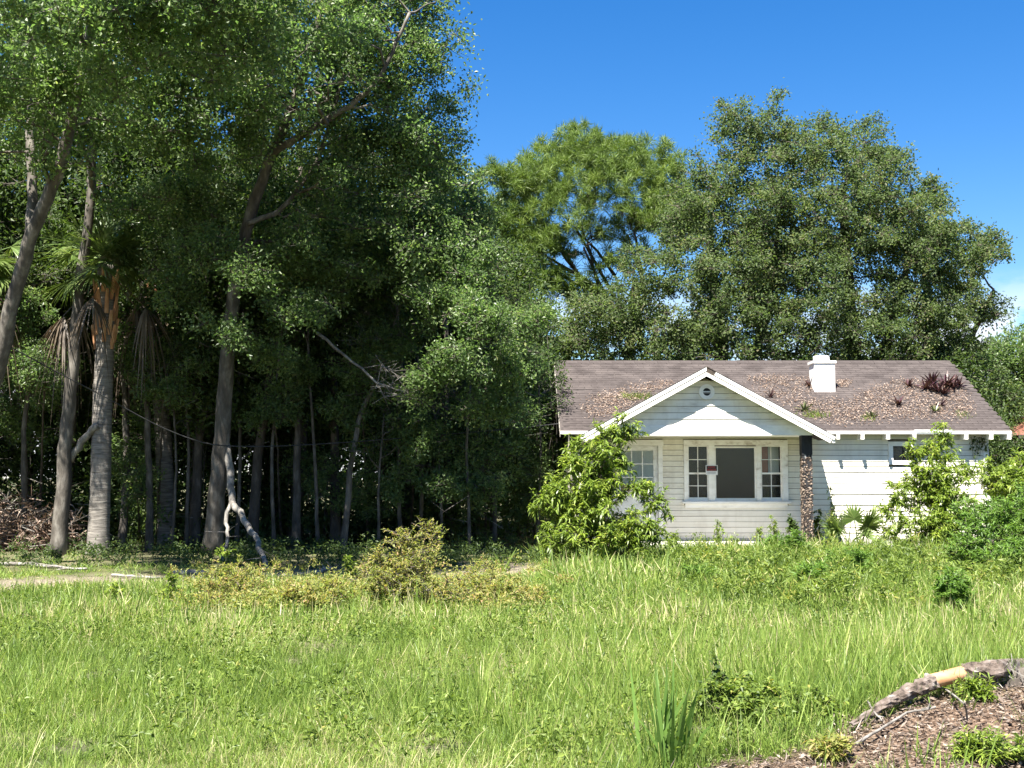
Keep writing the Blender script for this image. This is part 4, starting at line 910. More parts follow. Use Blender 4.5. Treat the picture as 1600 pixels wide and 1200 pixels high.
# trees past the end of the cottage
b = np.array([18.6, 44, 0])
tree('broadleaf_tree', 'pale green tree behind the rust-red roof corner', b, [([b, (18.5, 44, 2.5), (18.2, 44, 5)], .2, .06)],
     [px_env(1590, 580, 43, 1.7, 1.8, 1.5), px_env(1545, 630, 43, 1.1, 1.3, 1.1), px_env(1640, 640, 43, 2.0, 1.6, 1.9), px_env(1560, 570, 43, .8, 1.0, .8)],
     180, (.35, .6), 140, .14, .065, 54, 'oak_leaf', 'bark_dark', front=.6, shell=.2)
for i, (x, y, s) in enumerate(((13.8, 35.5, .70), (15.6, 38.0, .8), (17.8, 36.5, .75), (20.5, 38, 1.0), (12.4, 41, 1.0), (16, 47, 1.2), (22, 45, 1.3), (2.0, 41, 1.0), (4.5, 43, 1.0), (8, 45, 1.1), (5.0, 35.9, 1.0), (8.2, 36.0, 1.1), (11.2, 35.8, 1.05), (13.0, 37.2, 1.1))):
    place(pr_c, x, y, s, label='bushy shaded tree growing behind the cottage', group='bushy trees behind the cottage')
# --- umbrella-crowned pine
b = np.array([4.0, 43.0, 0]); rng = np.random.default_rng(55)
pine = thing('pine_tree', b, 'wide umbrella-crowned pine with bright needle tufts above the wood', 'pine tree')
wood, nd = MB(), MB()
hub = at(985, 500, 43)
lay = [px_env(930, 350, 43, 3.9, 3.4, 2.75)]
tuft = []
c0 = np.array(lay[0][:3])
for k in range(2300):
    d = rdir(1, rng)[0]
    if d[2] < (-.5 if d[0] < -.1 else -.25): continue
    if d[1] > .55 and rng.random() < .7: continue
    rr = rng.uniform(.60, 1.0); p = c0 + d * np.array([4.0, 3.4, 3.15]) * rr + [0, 0, .25]
    p[2] += .35 * math.sin(p[0] * 1.7 + p[1]) ; tuft.append(p)
for (x, y, r, k) in ((790, 400, 1.0, 50), (760, 345, .8, 40), (830, 440, .9, 22), (900, 470, .6, 10), (1075, 350, .8, 40), (870, 395, .9, 26), (850, 430, 1.0, 24), (940, 420, .9, 14), (800, 450, .8, 20), (860, 445, 1.0, 30), (910, 450, .9, 24), (820, 410, 1.0, 30), (760, 430, .8, 24), (975, 400, .9, 22), (950, 360, 1.0, 26), (1010, 330, 1.0, 24), (775, 270, .9, 35), (905, 300, 1.2, 30)):
    cc_ = at(x, y, 41.4 if x < 1050 else 42.5); tuft += [q for q in cc_ + rdir(k, rng) * rng.uniform(.3, 1, (k, 1)) * [r * 1.2, r, r * .45]]
tuft = np.array(tuft)
mains = []
for k in range(13):
    a_ = rng.uniform(0, 6.28) if k > 5 else (2.6 + k * .35); rr = rng.uniform(1.4, 2.8); end = hub + np.array([math.cos(a_) * rr * 1.25 - .6, math.sin(a_) * rr * .8, rng.uniform(1.6, 3.2)])
    mid = (hub + end) / 2 + rng.normal(0, .25, 3) + [0, 0, -.25]; mains.append(([hub - [0, 0, .3], mid, end], .12, .035))
mains.insert(0, ([b, b + [.05, 0, 4], hub - [0, 0, .4], hub + [.2, 0, 1.5]], .30, .12))
for (x0, y0, x1, y1) in ((930, 445, 830, 405), (940, 460, 790, 405), (905, 470, 795, 400), (960, 430, 900, 360)):
    mains.append(([at(x0, y0, 42.6), (at(x0, y0, 42.6) + at(x1, y1, 41.8)) / 2 + [0, 0, .15], at(x1, y1, 41.8)], .07, .03))
grow(mains, np.column_stack([tuft, np.full(len(tuft), .3)]), rng, wood, .011, 5)
nn = 64; P = np.repeat(tuft, nn, axis=0); k = len(P); D = norm(rng.normal(size=(k, 3)) + [0, 0, .55])
tone = np.repeat(rng.uniform(-.25, .25, len(tuft)), nn); sz_ = np.repeat(rng.uniform(.75, 1.25, len(tuft)), nn)
nd.leaves(P + rng.normal(0, .05, (k, 3)), D + [0, 0, -.1], sz_ * rng.uniform(.20, .36, k), .021, np.clip(rng.random(k) * .6 + .2 + tone, 0, 1), rng)
wood.build('trunk', M['bark_pine'], pine, b, smooth=True); nd.build('crown', M['pine'], pine, b)

# ------------------------------------------------------------------ cabbage palms
def palm_frond(mb, base, D, stalk, blade, n, rng, droop, wood=None):
    D = norm(D); side = norm(np.cross(D, [0, 0, 1.0])); upv = np.cross(side, D)
    tip = base + D * stalk + np.array([0, 0, -droop * stalk * .35]); mb.sticks([base], [tip], .018, .010, .6)
    A = np.linspace(-1.9, 1.9, n) + rng.normal(0, .03, n)
    dd = norm(D * np.cos(A)[:, None] + side * np.sin(A)[:, None] + upv * (.25 * np.cos(A * 2))[:, None] + [0, 0, -droop * .25])
    mb.blades(np.repeat(tip[None], n, 0), dd, blade * (1 - .25 * np.abs(A) / 1.9) * rng.uniform(.9, 1.08, n), .045, droop * rng.uniform(.15, 1.0, n), rng.uniform(.2, 1, n), (.4, 1, .55), np.cross(dd, upv))
def palm(px_path, Y, r, label, seed, nlive, ndead, name='cabbage_palm', size=1.0, wide=0):
    rng = np.random.default_rng(seed); b = gpt(*px_path[0]); Yb = b[1] if Y is None else Y
    if Y is not None: b = at(*px_path[0], Y); b[2] = -.05
    P = [b] + [at(x, y, Yb) for x, y in px_path[1:]]; o = thing(name, b, label, 'palm tree'); w = MB()
    t = np.linspace(0, 1, len(P)); tt = np.linspace(0, 1, 46); Q = np.stack([np.interp(tt, t, np.array(P)[:, i]) for i in range(3)], -1)
    for _ in range(4): Q[1:-1] = (Q[:-2] + 2 * Q[1:-1] + Q[2:]) / 4
    R = r * (1.12 - .18 * tt + .25 * np.exp(-tt * 18)) * (1 + .018 * (np.arange(46) % 2))
    w.tube(Q, R, 16, .5, rough=.02, rng=rng); w.build('trunk', M['palm_bark'], o, b, smooth=True)
    top = Q[-1]
    for k in range(28):       # old leaf bases below the crown
        a_ = k * 2.4; q = Q[-3 - (k // 3)] if seed == 71 else Q[-1 - (k // 3)]; d = np.array([math.cos(a_), math.sin(a_), .9]); mb = MB()
        mb.tube([q + d * [r * .9, r * .9, -.3], q + d * [r * 1.15, r * 1.15, .0], q + d * [r * 1.35, r * 1.35, .26]], [.05, .045, .03], 6, rng.random()); mb.build('leaf_base', M['boot'], o, b)
    for k in range(nlive):
        a_ = k * 2.4 + rng.uniform(-.2, .2); el = rng.uniform(-.5, 1.3); mb = MB()
        palm_frond(mb, top + [0, 0, .1], np.array([math.cos(a_) * math.cos(el), math.sin(a_) * math.cos(el), math.sin(el)]), rng.uniform(.3, .9) * size, rng.uniform(.7, .95) * size, 34, rng, .5)
        mb.build('frond', M['palm_leaf'], o, b)
    for k in range(ndead):
        a_ = k * 2.4 + rng.uniform(-.3, .3); mb = MB(); el = rng.uniform(-.5, -.1)
        palm_frond(mb, top - [0, 0, .1], np.array([math.cos(a_) * math.cos(el), math.sin(a_) * math.cos(el), math.sin(el)]), rng.uniform(.5, .9) * size, rng.uniform(.8, 1.1) * size, 26, rng, 2.3)
        mb.build('dead_frond', M['palm_dead'], o, b)
    return o
palm([(153, 868), (157, 760), (160, 640), (164, 540), (166, 415)], None, .19, 'cabbage palm with pale ringed trunk and orange leaf bases', 71, 30, 5)
palm([(262, 846), (256, 700), (248, 560), (245, 440)], 28.2, .18, 'shaded cabbage palm with a skirt of hanging dead fronds', 72, 14, 22)
palm([(-45, 850), (-40, 700), (-38, 560), (-35, 410)], 25.6, .2, 'cabbage palm with striped fronds at the edge of the wood', 73, 18, 6)

# ------------------------------------------------------------------ fallen and dead wood
def stick_thing(name, label, paths, mat, cat, twigs=0, seed=1, origin=None, tw_len=.5, parts=None):
    rng = np.random.default_rng(seed); b = np.array(origin if origin is not None else paths[0][0][0]); o = thing(name, b, label, cat); w = MB()
    for P, r0, r1 in paths:
        P = np.asarray(P, float); t = np.linspace(0, 1, len(P)); tt = np.linspace(0, 1, len(P) * 3); Q = np.stack([np.interp(tt, t, P[:, i]) for i in range(3)], -1)
        Q[1:-1] += rng.normal(0, r0 * .25, Q[1:-1].shape); w.tube(Q, np.linspace(r0, r1, len(Q)), 9, rng.random(), rough=.08, rng=rng)
        if twigs:
            k = twigs; i_ = rng.integers(len(Q) // 2, len(Q), k); A = Q[i_]; w.sticks(A, A + rdir(k, rng) * [1, .6, .7] * rng.uniform(.3, 1, (k, 1)) * tw_len, .009, .003, rng.random(k))
    w.build('limb', M[mat], o, b, smooth=True); return o
bt = gpt(332, 868); Yl = bt[1] - .35
end = gpt(428, 897)
P1 = [at(352, 690, Yl), at(358, 740, Yl - .1), at(362, 782, Yl - .3), at(382, 812, Yl - .8), at(400, 842, Yl - 1.4), at(410, 868, (Yl + end[1]) / 2 - .6), end + [0, 0, .06]]
g2 = gpt(346, 880)
stick_thing('broken_limb', 'pale broken limb hanging from the oak with its forked end on the ground', [(P1, .085, .04), ([P1[2], at(353, 815, Yl - .5), at(357, 840, Yl - .7), g2 + [0, 0, .02]], .045, .03), ([end + [0, 0, .06], gpt(455, 900) + [0, 0, .07]], .035, .02), ([P1[6], gpt(415, 905) + [0, 0, .06]], .035, .02)], 'dead_wood', 'branch', 6, 81)
stick_thing('dead_branch', 'bare grey branch dangling with fine twigs amid dark foliage', [([at(495, 520, 25), at(545, 560, 24.8), at(590, 598, 24.6), at(640, 615, 24.4), at(668, 634, 24.4)], .035, .012), ([at(590, 598, 24.6), at(600, 620, 24.5), at(650, 612, 24.4)], .015, .006), ([at(590, 598, 24.6), at(596, 570, 24.6), at(625, 590, 24.5)], .012, .005)], 'dead_wood', 'branch', 34, 82, tw_len=.55)
stick_thing('leaning_stub', 'short broken stub wedged between palm and leaning oak', [([at(110, 720, 25.2), at(128, 690, 25.1), at(152, 664, 24.95)], .08, .07)], 'dead_wood', 'branch', 0, 83)
def lie(px): return [gpt(x, y) + [0, 0, .09] for x, y in px]
stick_thing('fallen_branch', 'thin grey branch lying on shaded grass below the brush pile', [(lie([(-10, 885), (40, 888), (75, 893), (135, 897)]), .035, .02)], 'dead_wood', 'branch', 8, 84)
stick_thing('fallen_branch', 'weathered log lying across the track behind the rusty weeds', [(lie([(270, 898), (320, 897), (360, 896), (420, 900)]), .05, .04)], 'dead_wood', 'log', 4, 85)
stick_thing('fallen_branch', 'grey log end on the track beside the broken limb', [(lie([(395, 905), (440, 901), (480, 898), (520, 893)]), .05, .035)], 'dead_wood', 'log', 8, 86)
stick_thing('fallen_branch', 'thin stick lying on the bare track in tree shade', [(lie([(175, 905), (215, 907), (260, 906)]), .025, .018)], 'dead_wood', 'branch', 3, 87)
# brush pile of dead brown fronds and twigs
b = gpt(15, 862); rng = np.random.default_rng(88); o = thing('brush_pile', b, 'heap of rust-brown dead brush at the edge of the wood', 'brush pile'); w = MB(); lf = MB()
n = 260; A = b + np.stack([rng.normal(-.3, .85, n), rng.normal(.4, .4, n), np.abs(rng.normal(.1, .55, n))], -1); Bq = A + norm(rng.normal(size=(n, 3)) * [1, .6, .5]) * rng.uniform(.25, .7, (n, 1)); w.sticks(A, Bq, .012, .005, rng.random(n))
n = 5200; A = b + np.stack([rng.normal(-.4, .8, n), rng.normal(.5, .4, n), np.abs(rng.normal(.0, .5, n))], -1); A = A[A[:, 2] < 1.75 - np.abs(A[:, 0] - b[0] + .4) * .5]; n = len(A)
lf.blades(A, norm(rng.normal(size=(n, 3)) * [1, .7, .5] + [.2, 0, -.1]), rng.uniform(.12, .4, n), .028, rng.uniform(0, .6, n), rng.random(n))
tag(w.build('twigs', M['dead_wood'], o, b), kind='stuff'); lf.build('dead_leaves', M['dry_leaf'], o, b)
# log on the wood-chip mound
def onm(px, py, dz=.0):
    p = ground_at(px, py)
    for _ in range(12): p = ground_at(px, py, float(gz(p[0], p[1])) + dz)
    return p
lg = thing('fallen_log', onm(1380, 1110), 'fallen log with a bare orange section on the wood-chip mound', 'log'); lo_ = np.array(lg.location)
Lp = [onm(1330, 1133, .04), onm(1370, 1108, .07), onm(1400, 1090, .09), onm(1440, 1072, .11), onm(1458, 1064, .12), onm(1505, 1052, .12), onm(1560, 1046, .13), onm(1625, 1040, .13)]
rng = np.random.default_rng(90)
def seg(i0, i1, r0, r1, nm, mat, rough=.16, ext=0.0):
    P = np.array(Lp[i0:i1 + 1]); t = np.linspace(0, 1, len(P)); tt = np.linspace(-ext, 1 + ext, 14); Q = np.stack([np.interp(tt, t, P[:, i]) for i in range(3)], -1); w = MB()
    w.tube(Q, np.linspace(r0, r1, 14), 14, .5, rough=rough, rng=rng); w.build(nm, M[mat], lg, lo_, smooth=rough < .1)
seg(0, 2, .016, .036, 'splintered_end', 'log_bark', .3); seg(2, 4, .040, .052, 'bark_section', 'log_bark', .3); seg(4, 5, .046, .048, 'peeled_section', 'peeled', .02, ext=.03); seg(5, 7, .054, .058, 'bark_section', 'log_bark', .3)
st = onm(1590, 1118, .0)
sp_ = thing('root_clump', st, 'grey fibrous root clump lying on the wood-chip mound', 'stump'); w = MB(); rng = np.random.default_rng(91)
w.tube([st + [-.17, -.05, .05], st + [-.05, 0, .13], st + [.12, .02, .17], st + [.3, .04, .15]], [.07, .12, .13, .10], 16, .4, rough=.25, rng=rng); w.build('root_core', M['bark_dark'], sp_, st)
w = MB(); n = 420; A = st + np.stack([rng.uniform(-.2, .3, n), rng.uniform(-.12, .08, n), rng.uniform(.03, .27, n)], -1); w.sticks(A, A + norm(rng.normal(size=(n, 3)) * [.6, .8, 1.2]) * rng.uniform(.05, .15, (n, 1)), .005, .002, rng.random(n)); w.build('root_fibres', M['dead_wood'], sp_, st)
for lb_, pts, r0, r1 in (('long thin pale stick lying across the wood chips', [(1338, 1162), (1380, 1137), (1420, 1112), (1462, 1105)], .010, .006), ('curved thin twig arching from the log over the chips', [(1445, 1066), (1480, 1078), (1508, 1100), (1512, 1140), (1505, 1165)], .008, .005),
                       ('short pale twig standing up beside the splintered log end', [(1356, 1096), (1366, 1112), (1378, 1126)], .007, .005)):
    stick_thing('twig', lb_, [([onm(x, y, .05) for x, y in pts], r0, r1)], 'dead_wood', 'twig', 2, int(pts[0][0]), tw_len=.15)
# wood chips
rng = np.random.default_rng(92); n = 130000; x = rng.uniform(.2, 7.5, n); y = rng.uniform(5.2, 9.2, n); k_ = rng.random(n) < chip_f(x, y) ** 1.2 * .5; x, y = x[k_], y[k_]; n = len(x)
cm = MB(); P = np.stack([x, y, gz(x, y) + rng.uniform(0, .03, n)], -1); D = norm(rng.normal(size=(n, 3)) * [1, 1, .35]); cm.leaves(P, D, .018 + rng.exponential(.022, n).clip(0, .10), .006 + rng.exponential(.006, n).clip(0, .022), rng.random(n), rng)
o = cm.build('wood_chips', M['chip_bits']); tag(o, 'brown wood chips and bark scraps covering the mound', 'wood chips', kind='stuff')

# ------------------------------------------------------------------ shrubs and weeds
def shrub(name, label, b, envs, n, lobe_r, per, Ln, W, mat, seed, droop=.45, cat='shrub', group=None, stems=6, prof=(.45, 1)):
    rng = np.random.default_rng(seed); o = thing(name, b, label, cat, group); w, lf = MB(), MB()
    lb = lobes_in(envs, n, lobe_r[0], lobe_r[1], rng, .1, .3); b = np.asarray(b, float)
    lb = lb[lb[:, 2] > b[2] + .015]
    top = np.array(envs[0][:3]); P = []
    ht_ = float(np.max(lb[:, 2]) - b[2]); sr_ = min(.022, max(.0025, .010 * ht_))
    for k in range(stems):
        t = lb[rng.integers(len(lb)), :3]; P.append(([b + rng.normal(0, .06, 3) * [1, 1, 0], b + (t - b) * .45 + rng.normal(0, .04 * min(ht_, 2), 3), t], sr_, sr_ * .4))
    grow(P, lb, rng, w, .006, 4, flare_k=.0)
    T = 5; c = np.repeat(lb[:, :3], T, 0); r = np.repeat(lb[:, 3], T); d = norm(rng.normal(size=(len(c), 3)) + [0, -.15, .7]); e = c + d * r[:, None]; w.sticks(c, e, min(.005, sr_ * .5), min(.003, sr_ * .3), .5)
    m_ = max(2, per // T); base = np.repeat(c, m_, 0) + np.repeat(e - c, m_, 0) * rng.uniform(.15, 1.02, (len(c) * m_, 1)); k = len(base)
    D = norm(rng.normal(size=(k, 3)) * [1, 1, .5] + np.repeat(d, m_, 0) * .55); S = np.cross(D, [0, 0, 1.0]) + rng.normal(0, .3, (k, 3))
    tone = np.repeat(rng.uniform(-.15, .2, len(lb)), T * m_)
    lf.blades(base, D, Ln * rng.uniform(.6, 1.2, k), W * rng.uniform(.8, 1.2, k), droop * rng.uniform(.3, 1.5, k), np.clip(rng.beta(2, 2.4, k) + tone, 0, 1), prof, S)
    tag(w.build('stems', M['bark_dark'], o, b, smooth=True), kind='stuff'); lf.build('foliage', M[mat], o, b); return o
def E(px, py, Y, rx, ry, rz): return (*at(px, py, Y), rx, ry, rz)
b = gpt(930, 884)
shrub('laurel_shrub', 'tall bright green shrub with drooping leaves hiding the cottage door', b,
      [E(935, 770, 22.2, .85, .7, .75), E(900, 830, 22, .75, .6, .5), E(975, 835, 22, .65, .6, .5), E(960, 700, 22.4, .42, .4, .42), E(905, 715, 22.4, .36, .35, .38), E(880, 780, 22.2, .45, .4, .35), E(1010, 770, 22.2, .3, .3, .2), E(1030, 800, 22.2, .22, .2, .28), E(990, 675, 22.4, .13, .14, .14), E(848, 790, 22.1, .15, .2, .15), E(965, 665, 22.4, .14, .14, .2)],
      250, (.13, .27), 80, .13, .031, 'shrub_leaf', 101)
b = gpt(1450, 868)
shrub('laurel_shrub', 'bright green shrub screening the small dark window', b,
      [E(1465, 760, 24.6, .75, .5, .6), E(1450, 830, 24.2, .8, .5, .45), E(1465, 705, 24.8, .38, .3, .30), E(1400, 790, 24.4, .25, .25, .5), E(1480, 800, 24.4, .6, .5, .5), E(1430, 715, 24.8, .22, .22, .25), E(1510, 735, 24.8, .2, .2, .25), E(1470, 680, 24.8, .12, .12, .15)],
      230, (.13, .26), 76, .125, .030, 'shrub_leaf', 102)
b = gpt(1572, 856)
shrub('laurel_shrub', 'yellow-green shrub growing past the cottage corner', b, [E(1550, 745, 25.8, .4, .4, .35), E(1580, 760, 25.6, .55, .5, .45), E(1600, 730, 26.2, .5, .4, .3)], 100, (.13, .24), 70, .125, .030, 'shrub_leaf', 103)
b = gpt(1560, 915)
shrub('dogfennel_clump', 'large feathery green dogfennel clump at the yard edge', b, [E(1570, 840, 19.5, .75, .6, .5), E(1540, 870, 18.9, .5, .5, .35), E(1620, 830, 19.5, .6, .6, .6), E(1590, 880, 18.4, .6, .5, .3), E(1530, 815, 20.0, .35, .35, .35), E(1505, 860, 19.2, .3, .3, .3), E(1600, 800, 20.5, .6, .5, .4)], 220, (.14, .28), 120, .09, .018, 'fennel', 105, droop=.1, prof=(.8, 1))
for i, (px_, py_, r_, h_, lab) in enumerate(((1490, 962, .22, .26, 'dark weed clump standing alone in tall grass'), (1285, 935, .32, .22, 'low feathery weed clump before the porch post'), (1240, 880, .35, .3, 'feathery weeds under the porch post'), (1330, 905, .4, .25, 'spreading feathery weeds below the palmetto'), (1205, 872, .25, .2, 'small weeds at the porch edge'), (1090, 915, .25, .16, 'low weed clump in front of the porch floor'))):
    b = gpt(px_, py_); shrub('weed_clump', lab, b, [(b[0], b[1], b[2] + h_, r_, r_ * .8, h_)], 46, (.1, .2), 120, .08, .016, 'fennel', 110 + i, droop=.15, cat='weed', group='weed clumps in the grass', prof=(.8, 1))
# rusty weeds in the middle of the yard
for i, (px_, py_, envs, n, lab) in enumerate((
    (640, 955, [E(635, 878, 14.6, .42, .35, .36), E(620, 915, 14.4, .55, .4, .28), E(665, 852, 14.8, .2, .2, .26), E(625, 838, 14.8, .1, .1, .16), E(590, 890, 14.6, .2, .2, .2), E(690, 930, 14.2, .45, .35, .2)], 100, 'tall rust-tinged weed bush in the open yard'),
    (360, 960, [E(345, 920, 14.6, .3, .3, .2), E(380, 905, 15, .2, .2, .25), E(330, 945, 14.2, .45, .4, .12)], 46, 'ragged yellow-brown weeds beside the bare track'),
    (480, 970, [E(480, 935, 14.0, .55, .4, .16), E(440, 945, 14.0, .4, .4, .16), E(520, 920, 14.4, .3, .3, .15)], 56, 'low yellowing weeds between the two rusty bushes'),
    (790, 955, [E(780, 930, 14.6, .5, .4, .14), E(740, 915, 14.8, .35, .3, .2), E(830, 935, 14.6, .35, .3, .12)], 50, 'sprawling rusty weeds toward the door shrub'))):
    b = gpt(px_, py_); shrub('rusty_weed', lab, b, envs, n * 2, (.07, .20), 60, .05, .013, 'rusty_leaf', 120 + i, droop=.1, cat='weed', group='rusty weeds in the yard', stems=10, prof=(.8, 1))
for i, (px_, py_, h_, lab) in enumerate(((268, 955, .3, 'small bright green seedling by the track'), (345, 930, .45, 'bright green sapling tip before the broken limb'), (545, 905, .3, 'bright green sprig behind the rusty weeds'), (180, 948, .22, 'yellow-green sprig on the track edge'))):
    b = gpt(px_, py_); shrub('seedling', lab, b, [(b[0], b[1], b[2] + h_, .1, .1, h_ * .7)], 9, (.06, .12), 40, .07, .026, 'shrub_leaf', 130 + i, droop=.3, cat='plant', group='green seedlings in the yard', stems=2)
# tall weeds against the porch and wall
for i, (px_, Y, h_, lab) in enumerate(((1123, 25.2, .72, 'thin sunlit weed stalk under the picture window'), (1185, 25.2, .62, 'thin sunlit weed stalk before the porch wall'), (1209, 25.1, .85, 'taller leafy weed stalk under the sash window'), (1145, 25.2, .4, 'short reddish weed at the porch edge'), (1300, 26.3, 1.35, 'tall pale weed against the sunlit wall'), (1054, 25.0, .5, 'thin weed beside the door shrub'), (1385, 26.2, .8, 'leafy weed beside the wall shrub'))):
    p = at(px_, 800, Y); p[2] = .0
    if Y < 26: p[1] = 25.35; p[0] = at(px_, 800, 25.35)[0]
    shrub('weed_stalk', lab, p, [(p[0], p[1], h_ * .62, .10, .08, h_ * .42)], 14, (.05, .10), 26, .075, .022, 'shrub_leaf', 140 + i, droop=.35, cat='weed', group='weeds by the cottage wall', stems=3)
rngv = np.random.default_rng(150)
for px_, Y, h_, lab in ((1238, 26.4, .62, 'dark leafy weed on the porch beside the post'), (1277, 26.5, .95, 'dark vine-like weed behind the porch post')):
    p = at(px_, 800, Y); p[2] = .20 if px_ < 1250 else 0.0
    shrub('dark_weed', lab, p, [(p[0], p[1], p[2] + h_ * .5, .10, .08, h_ * .45)], 12, (.06, .11), 24, .10, .06, 'dark_leaf', 150 + int(h_ * 10), droop=.4, cat='weed', stems=2)
p = at(1540, 705, WALL_Y - .06)
vn_ = thing('wall_vine', p, 'dark vine hanging from the eave at the cottage corner', 'vine'); w, lf = MB(), MB(); rng = np.random.default_rng(160)
for k in range(7):
    x0 = at(1518 + k * 4, 684, WALL_Y - .07); e_ = at(1520 + k * 4, rng.uniform(698, 726), WALL_Y - .06); w.tube([x0, (x0 + e_) / 2 + rng.normal(0, .02, 3) * [1, 0, 1], e_], [.004, .004, .003], 4)
    n = 16; t = rng.random((n, 1)); A = x0 + (e_ - x0) * t + rng.normal(0, .02, (n, 3)) * [1, .4, 1]; lf.leaves(A, rdir(n, rng) + [0, -.3, -.6], .07, .045, rng.random(n), rng)
w.build('stems', M['bark_dark'], vn_, p); lf.build('foliage', M['dark_leaf'], vn_, p)
# spiky clump and dark sapling close by
def spiky(px, py, n, ln, wd, lab, seed, spread=.35, mat='weed_leaf'):
    b = onm(px, py); rng = np.random.default_rng(seed); o = thing('spiky_plant', b, lab, 'plant'); mb = MB(); A = rng.uniform(0, 6.28, n)
    D = norm(np.stack([np.cos(A) * spread * rng.random(n), np.sin(A) * spread * rng.random(n), np.ones(n)], -1)); mb.blades(rng.normal(0, .05, (n, 3)) * [1, 1, 0], D, ln * rng.uniform(.55, 1.1, n), wd, rng.uniform(.0, .25, n), rng.uniform(.1, .7, n), (1, .95, .7)); mb.build('leaf_rosette', M[mat], o)
spiky(1038, 1197, 40, .62, .024, 'tall stiff-leaved grass clump beside the bare soil', 171, .6, 'fennel')
spiky(1078, 1196, 6, .34, .03, 'single broad-bladed sprout next to the stiff grass clump', 172, .2)
spiky(785, 893, 5, .5, .05, 'pale strap leaf leaning at the track edge', 173, .9)
p = at(1328, 800, 26.1); b = np.array([p[0], 26.1, 0.]); rng = np.random.default_rng(104); o = thing('saw_palmetto', b, 'dark spiky palmetto bush against the sunlit clapboard wall', 'shrub')
for k in range(15):
    a_ = k * 2.4; el = rng.uniform(.45, 1.35); mb = MB(); c0_ = b + [rng.normal(0, .14), rng.normal(0, .08), .0]
    palm_frond(mb, c0_, np.array([math.cos(a_) * math.cos(el), math.sin(a_) * math.cos(el) * .6, math.sin(el)]), rng.uniform(.45, .85), rng.uniform(.45, .6), 22, rng, .10); mb.build('frond', M['palm_leaf'], o, b)
b = onm(1128, 1118)
shrub('sapling', 'dark small sapling with browning leaves in tall grass', b, [(b[0], b[1], b[2] + .26, .05, .05, .2), (b[0] - .1, b[1], b[2] + .14, .12, .1, .1)], 16, (.05, .09), 22, .06, .028, 'dark_leaf', 174, droop=.2, cat='plant', stems=2)
b = onm(1215, 1128)
shrub('leafy_weed', 'low broad-leaved weed patch bordering the wood chips', b, [(b[0], b[1], b[2] + .09, .55, .25, .1), (b[0] - .15, b[1] + .1, b[2] + .16, .3, .2, .12)], 90, (.05, .1), 40, .05, .022, 'weed_leaf', 175, droop=.3, cat='weed', stems=6)
for i, (px_, py_, r_, lab) in enumerate(((1515, 1185, .14, 'bright weed tuft in front of the root clump'), (1575, 1195, .16, 'bright weed tuft at the mound foot'), (1525, 1092, .10, 'leafy weeds tucked below the log'), (1555, 1072, .08, 'yellowing weed growing by the log bark'), (1300, 1190, .12, 'grass-like weed tuft on bare soil'))):
    b = onm(px_, py_); shrub('weed_tuft', lab, b, [(b[0], b[1], b[2] + r_ * .45, r_, r_ * .7, r_ * .4)], 18, (.05, .1), 44, .065, .012, 'shrub_leaf' if i != 4 else 'rusty_leaf', 180 + i, droop=.25, cat='weed', group='weed tufts on the mound', stems=3)

# ------------------------------------------------------------------ cable, neighbouring shed
w = MB(); pts = [at(-60, 498, 20.5), at(0, 533, 21), at(80, 577, 21.8), at(162, 619, 22.5), at(250, 668, 23.3), at(328, 697, 24), at(420, 698, 24.6), at(500, 694, 25.1), at(600, 687, 25.7), at(681, 680, 26.2), at(780, 672, 26.6), at(873, 662, 26.9)]
pts = np.array(pts); tt = np.linspace(0, 1, 60); t = np.linspace(0, 1, len(pts)); Q = np.stack([np.interp(tt, t, pts[:, i]) for i in range(3)], -1)
for _ in range(4): Q[1:-1] = (Q[:-2] + 2 * Q[1:-1] + Q[2:]) / 4
ext = np.array([Q[0] + (Q[0] - Q[4]) / np.linalg.norm(Q[0] - Q[4]) * s_ + [0, 0, .02 * s_ * s_] for s_ in (9, 6, 3)])
w.tube(np.vstack([ext, Q]), .011, 6, .5); o = w.build('utility_cable', M['cable'], None, Q[-1]); tag(o, 'slack black utility cable sagging through the wood to the cottage', 'cable')
sx0 = at(1589, 672, 36)[0]; sh = thing('shed', (sx0 + 3, 37, 0), 'dark shed with rust-red roof past the cottage', 'shed'); so = (sx0 + 3, 37, 0); ez = at(1583, 680, 36)[2]
mb = MB(); mb.box((sx0 + .4, 36.3, 0), (sx0 + 5.6, 39.7, ez - .02)); mb.build('wall', M['shed_wall'], sh, so)
for k in range(10):
    mb = MB(); mb.box((sx0 + .42 + k * .515, 36.27, .05), (sx0 + .90 + k * .515, 36.298, ez - .05)); mb.build('plank', M['shed_wall'], sh, so)
mb = MB(); V = [(sx0, 35.9, ez), (sx0 + 6, 35.9, ez), (sx0 + 6, 40.1, ez), (sx0, 40.1, ez), (sx0 + 2.2, 38, ez + 1.15), (sx0 + 3.8, 38, ez + 1.15)]
mb.add(V, [[0, 1, 5, 4], [2, 3, 4, 5], [3, 2, 1, 0]], [[1, 2, 5], [3, 0, 4]]); mb.build('roof', M['rust_roof'], sh, so)
mb = MB(); mb.box((sx0 - .01, 35.86, ez - .10), (sx0 + 6.01, 35.899, ez + .01)); mb.build('fascia', M['shed_wall'], sh, so)

